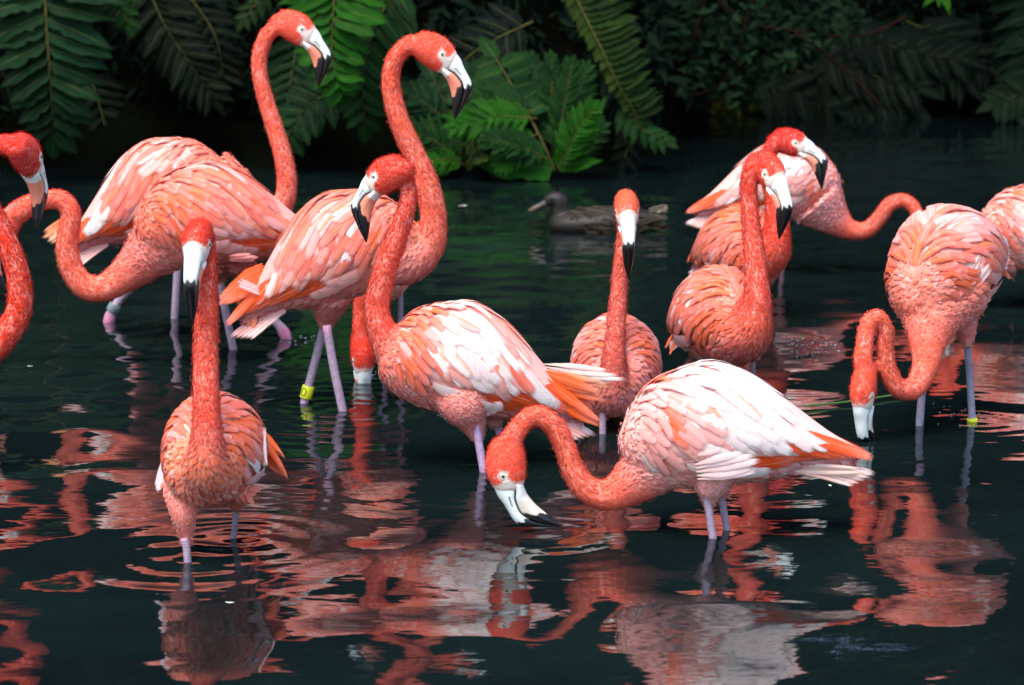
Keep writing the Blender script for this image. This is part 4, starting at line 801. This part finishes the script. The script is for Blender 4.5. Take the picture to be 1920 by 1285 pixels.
# ------------------------------------------------------------------ the duck
def make_duck():
    p0 = water_at(1110, 432); root = tag(empty('duck', (p0.x, p0.y, 0)), 'brown mottled duck swimming to the left in the shade', 'duck'); Yd = p0.y; rl = np.array(root.location)
    def loft(rows, seg=18):
        q = catmull([(*(np.array(P(x, y, Yd)) - rl), rz / px_m(y, Yd), ry / px_m(y, Yd)) for x, y, rz, ry in rows], 6); V = []
        for a in q:
            for k in range(seg):
                t = 2 * math.pi * k / seg; V.append((a[0], a[1] + a[4] * math.sin(t), a[2] + a[3] * math.cos(t)))
        m = len(q); return np.array(V), [(i * seg + k, (i + 1) * seg + k, (i + 1) * seg + (k + 1) % seg, i * seg + (k + 1) % seg) for i in range(m - 1) for k in range(seg)] + [tuple(range(seg)), tuple(range(m * seg - 1, (m - 1) * seg - 1, -1))]
    b = loft([(1029, 420, 6, 8), (1036, 420, 15, 22), (1055, 420, 23, 36), (1085, 419, 27, 44), (1120, 417, 30, 48), (1160, 415, 29, 46), (1195, 413, 22, 38), (1220, 408, 13, 26), (1240, 398, 5, 14), (1250, 388, 2, 5)])
    nk = catmull([(*(np.array(P(x, y, Yd)) - rl), r_ / px_m(y, Yd)) for x, y, r_ in ((1056, 418, 22), (1052, 402, 17), (1051, 388, 16), (1048, 377, 17), (1036, 374, 14), (1022, 380, 9))], 6); hd = tube(nk[:, :3], nk[:, 3], 14)
    V, Fc = join([b, hd]); tmp = obj('body', mesh('rough', V, Fc)); md = tmp.modifiers.new('r', 'REMESH'); md.mode = 'VOXEL'; md.voxel_size = .006; sm = tmp.modifiers.new('s', 'SMOOTH'); sm.iterations = 6
    me = bpy.data.meshes.new_from_object(tmp.evaluated_get(bpy.context.evaluated_depsgraph_get())); bpy.data.objects.remove(tmp); n = len(me.vertices); V = np.zeros(n * 3, dtype=np.float32); me.vertices.foreach_get('co', V); V = V.reshape(-1, 3)
    hdz = np.array(P(1046, 374, Yd)) - rl; up = (V[:, 2] - hdz[2]); nearh = np.linalg.norm(V - hdz, axis=1) < .085
    c = np.tile(np.array([.014, .011, .0075]), (n, 1)); c[nearh] = (.018, .014, .010); c[nearh & (up > .012)] = (.014, .008, .009); c[nearh & (np.abs(up - .002) < .007)] = (.012, .009, .008); c *= nr.uniform(.6, 1.4, (n, 1))
    set_col(me, c); me.materials.append(M['duck']); me.polygons.foreach_set('use_smooth', np.ones(len(me.polygons), dtype=bool)); obj('body', me, root)
    ql = catmull([(*(np.array(P(x, y, Yd)) - rl), r_ / px_m(y, Yd)) for x, y, r_ in ((1024, 381, 8), (1012, 387, 6.5), (1000, 393, 6), (991, 396, 3))], 4); v, f_ = tube(ql[:, :3], ql[:, 3], 10); v[:, 2] = v[:, 2]; t = (v[:, 0] - v[:, 0].min()) / np.ptp(v[:, 0]); obj('bill', mesh('bill', v, f_, M['bill'], colr=np.outer(1 - t, [.09, .055, .02]) + np.outer(t, [.03, .03, .035])), root)
    fm = leaflet_mesh(60, .03, 6, .05, .6); fm.materials.clear(); fm.materials.append(mat_duck_feather())
    for i in range(95):                                                  # mottled back and flank feathers
        x = rng.uniform(1045, 1225); v_ = rng.uniform(-.95, .9); a = math.asin(v_); rz = np.interp(x, [1036, 1085, 1160, 1220], [15, 27, 29, 14]) + 1; ry = np.interp(x, [1036, 1085, 1160, 1220], [24, 45, 47, 26]) + 1
        y = 413 - rz * math.sin(abs(a)) * 1.0 if v_ > -.3 else 413 - rz * v_ * .4; cen = Vector(P(x, 417, Yd)) - root.location; s_ = px_m(413, Yd); ang = rng.uniform(-.35, 1.55)
        p = cen + Vector((0, -math.cos(ang) * ry / s_, math.sin(ang) * rz / s_)); nrm = Vector((0, -math.cos(ang), math.sin(ang))); d = Vector((1, 0, -.25 + .2 * rng.random())); d = (d - nrm * d.dot(nrm) + nrm * .12).normalized(); l = rng.uniform(.05, .085)
        o = bpy.data.objects.new('feather', fm); o.parent = root; mt = Matrix((d * l, nrm.cross(d) * l * .42, nrm * l)).transposed().to_4x4(); mt.translation = p; o.matrix_local = mt; q = rng.choice((.6, .9, 1.2)); o.color = (.017 * q, .0125 * q, .0075 * q, 1); col.objects.link(o)
    for y0, y1, cl_ in ((402, 388, (.2, .18, .14)), (406, 393, (.12, .10, .08)), (398, 384, (.06, .05, .04))):
        a, b_ = Vector(P(1212, y0, Yd - .02)) - root.location, Vector(P(1252, y1, Yd - .02)) - root.location; d = b_ - a; l = d.length; d.normalize(); nrm = Vector((0, -.8, .6)); nrm = (nrm - d * nrm.dot(d)).normalized()
        o = obj('tail_feather', fm, root, (*cl_, 1)); mt = Matrix((d * l, nrm.cross(d) * l * .2, nrm * l)).transposed().to_4x4(); mt.translation = a; o.matrix_local = mt
    e = np.array(P(1032, 371, Yd)) - rl
    for s in (-1, 1): v, f_ = sphere((e[0], e[1] + s * .034, e[2]), .006, 8, 5); obj('eye', mesh('eye', v, f_, M['pupil']), root)
def mat_duck_feather():
    m = N('mottled_feather').set(Roughness=.7, Specular_IOR_Level=.2); oi = m.n('ShaderNodeObjectInfo'); uv = m.n('ShaderNodeUVMap'); sp = m.n('ShaderNodeSeparateXYZ'); m.l(uv.outputs[0], sp.inputs[0]); d = m.math('ABSOLUTE', m.math('SUBTRACT', sp.outputs[1], .5))
    e = m.math('MAXIMUM', m.ramp(d, .25, .42), m.ramp(sp.outputs[0], .78, .95)); m.base(m.mix(e, m.mix(1., oi.outputs['Color'], (.4, .36, .34), 'MULTIPLY'), m.mix(1., oi.outputs['Color'], (2.8, 2.6, 2.3), 'MULTIPLY'))); return m.m
make_duck()

# ------------------------------------------------------------------ small things on the water
def floating(px, py, l, label):
    p = water_at(px, py); o = bpy.data.objects.new('floating_feather', TAIL[0]); V, U = [], []
    for u in (0, .3, .6, .85, 1.):
        for v_ in (-1, 0, 1): V.append((l * (u - .5), v_ * l * .22 * math.sin(math.pi * (.15 + .8 * u)), .010 + .25 * l * (u - .5) ** 2 + .1 * l * abs(v_))); U.append((u, .5 + .5 * v_))
    o.data = mesh('floating_feather', V, [(i * 3 + j, i * 3 + j + 1, i * 3 + j + 4, i * 3 + j + 3) for i in range(4) for j in (0, 1)], M['feather'], uv=U); o.location = p; o.rotation_euler = (0, 0, rng.uniform(0, 3)); o.color = (.8, .8, .8, 1); col.objects.link(o)
    tag(o, label, 'feather', 'loose feathers floating on the pond')
floating(868, 391, .05, 'white down feather floating right of the tall neck'); floating(216, 458, .03, 'tiny white feather floating between hooked neck and tail'); floating(430, 1139, .022, 'tiny white feather floating before the front facing flamingo')
floating(56, 693, .022, 'white fleck floating at the left below the red neck'); floating(1556, 918, .02, 'white fleck floating under the pale bird tail')
def splash(px, py, rad, h, n, label):
    p = water_at(px, py); parts = []
    for i in range(n):
        a = rng.uniform(0, 6.28); q = rng.random() ** .7 * rad; z = abs(rng.gauss(0, h)); r_ = rng.uniform(.0008, .0024); parts.append(sphere((q * math.cos(a), q * math.sin(a) * 1.4, z + .003), r_, 6, 4, (1.3, 1.3, .8)))
    o = obj('water_splash', mesh('water_splash', *join(parts), M['droplet'])); o.location = p; tag(o, label, 'splash', 'splashes on the pond', 'stuff')
splash(1530, 655, .10, .012, 24, 'drops splashing beside the red necked flamingo'); splash(840, 775, .05, .010, 14, 'drops splashing under the S necked flamingo'); splash(560, 640, .07, .006, 20, 'drops behind a stepping pink hock'); splash(700, 706, .05, .005, 18, 'drops round the dipping red head'); splash(1790, 780, .14, .002, 26, 'foam streak by the banded leg')
p0 = water_at(1600, 770); gb = tag(empty('grass_blade', (p0.x, p0.y, 0)), 'thin green grass blade floating behind the looped neck flamingo', 'grass blade')
V, Fc = tube(catmull(np.array([(*(water_at(x, y).xy), .012) for x, y in ((1508, 768), (1560, 764), (1610, 758), (1650, 752), (1690, 746))]), 5) - np.array((p0.x, p0.y, 0)), .0035, 6); obj('blade', mesh('blade', V, Fc, mat_plain('grass', (.06, .14, .03), .5)), gb)
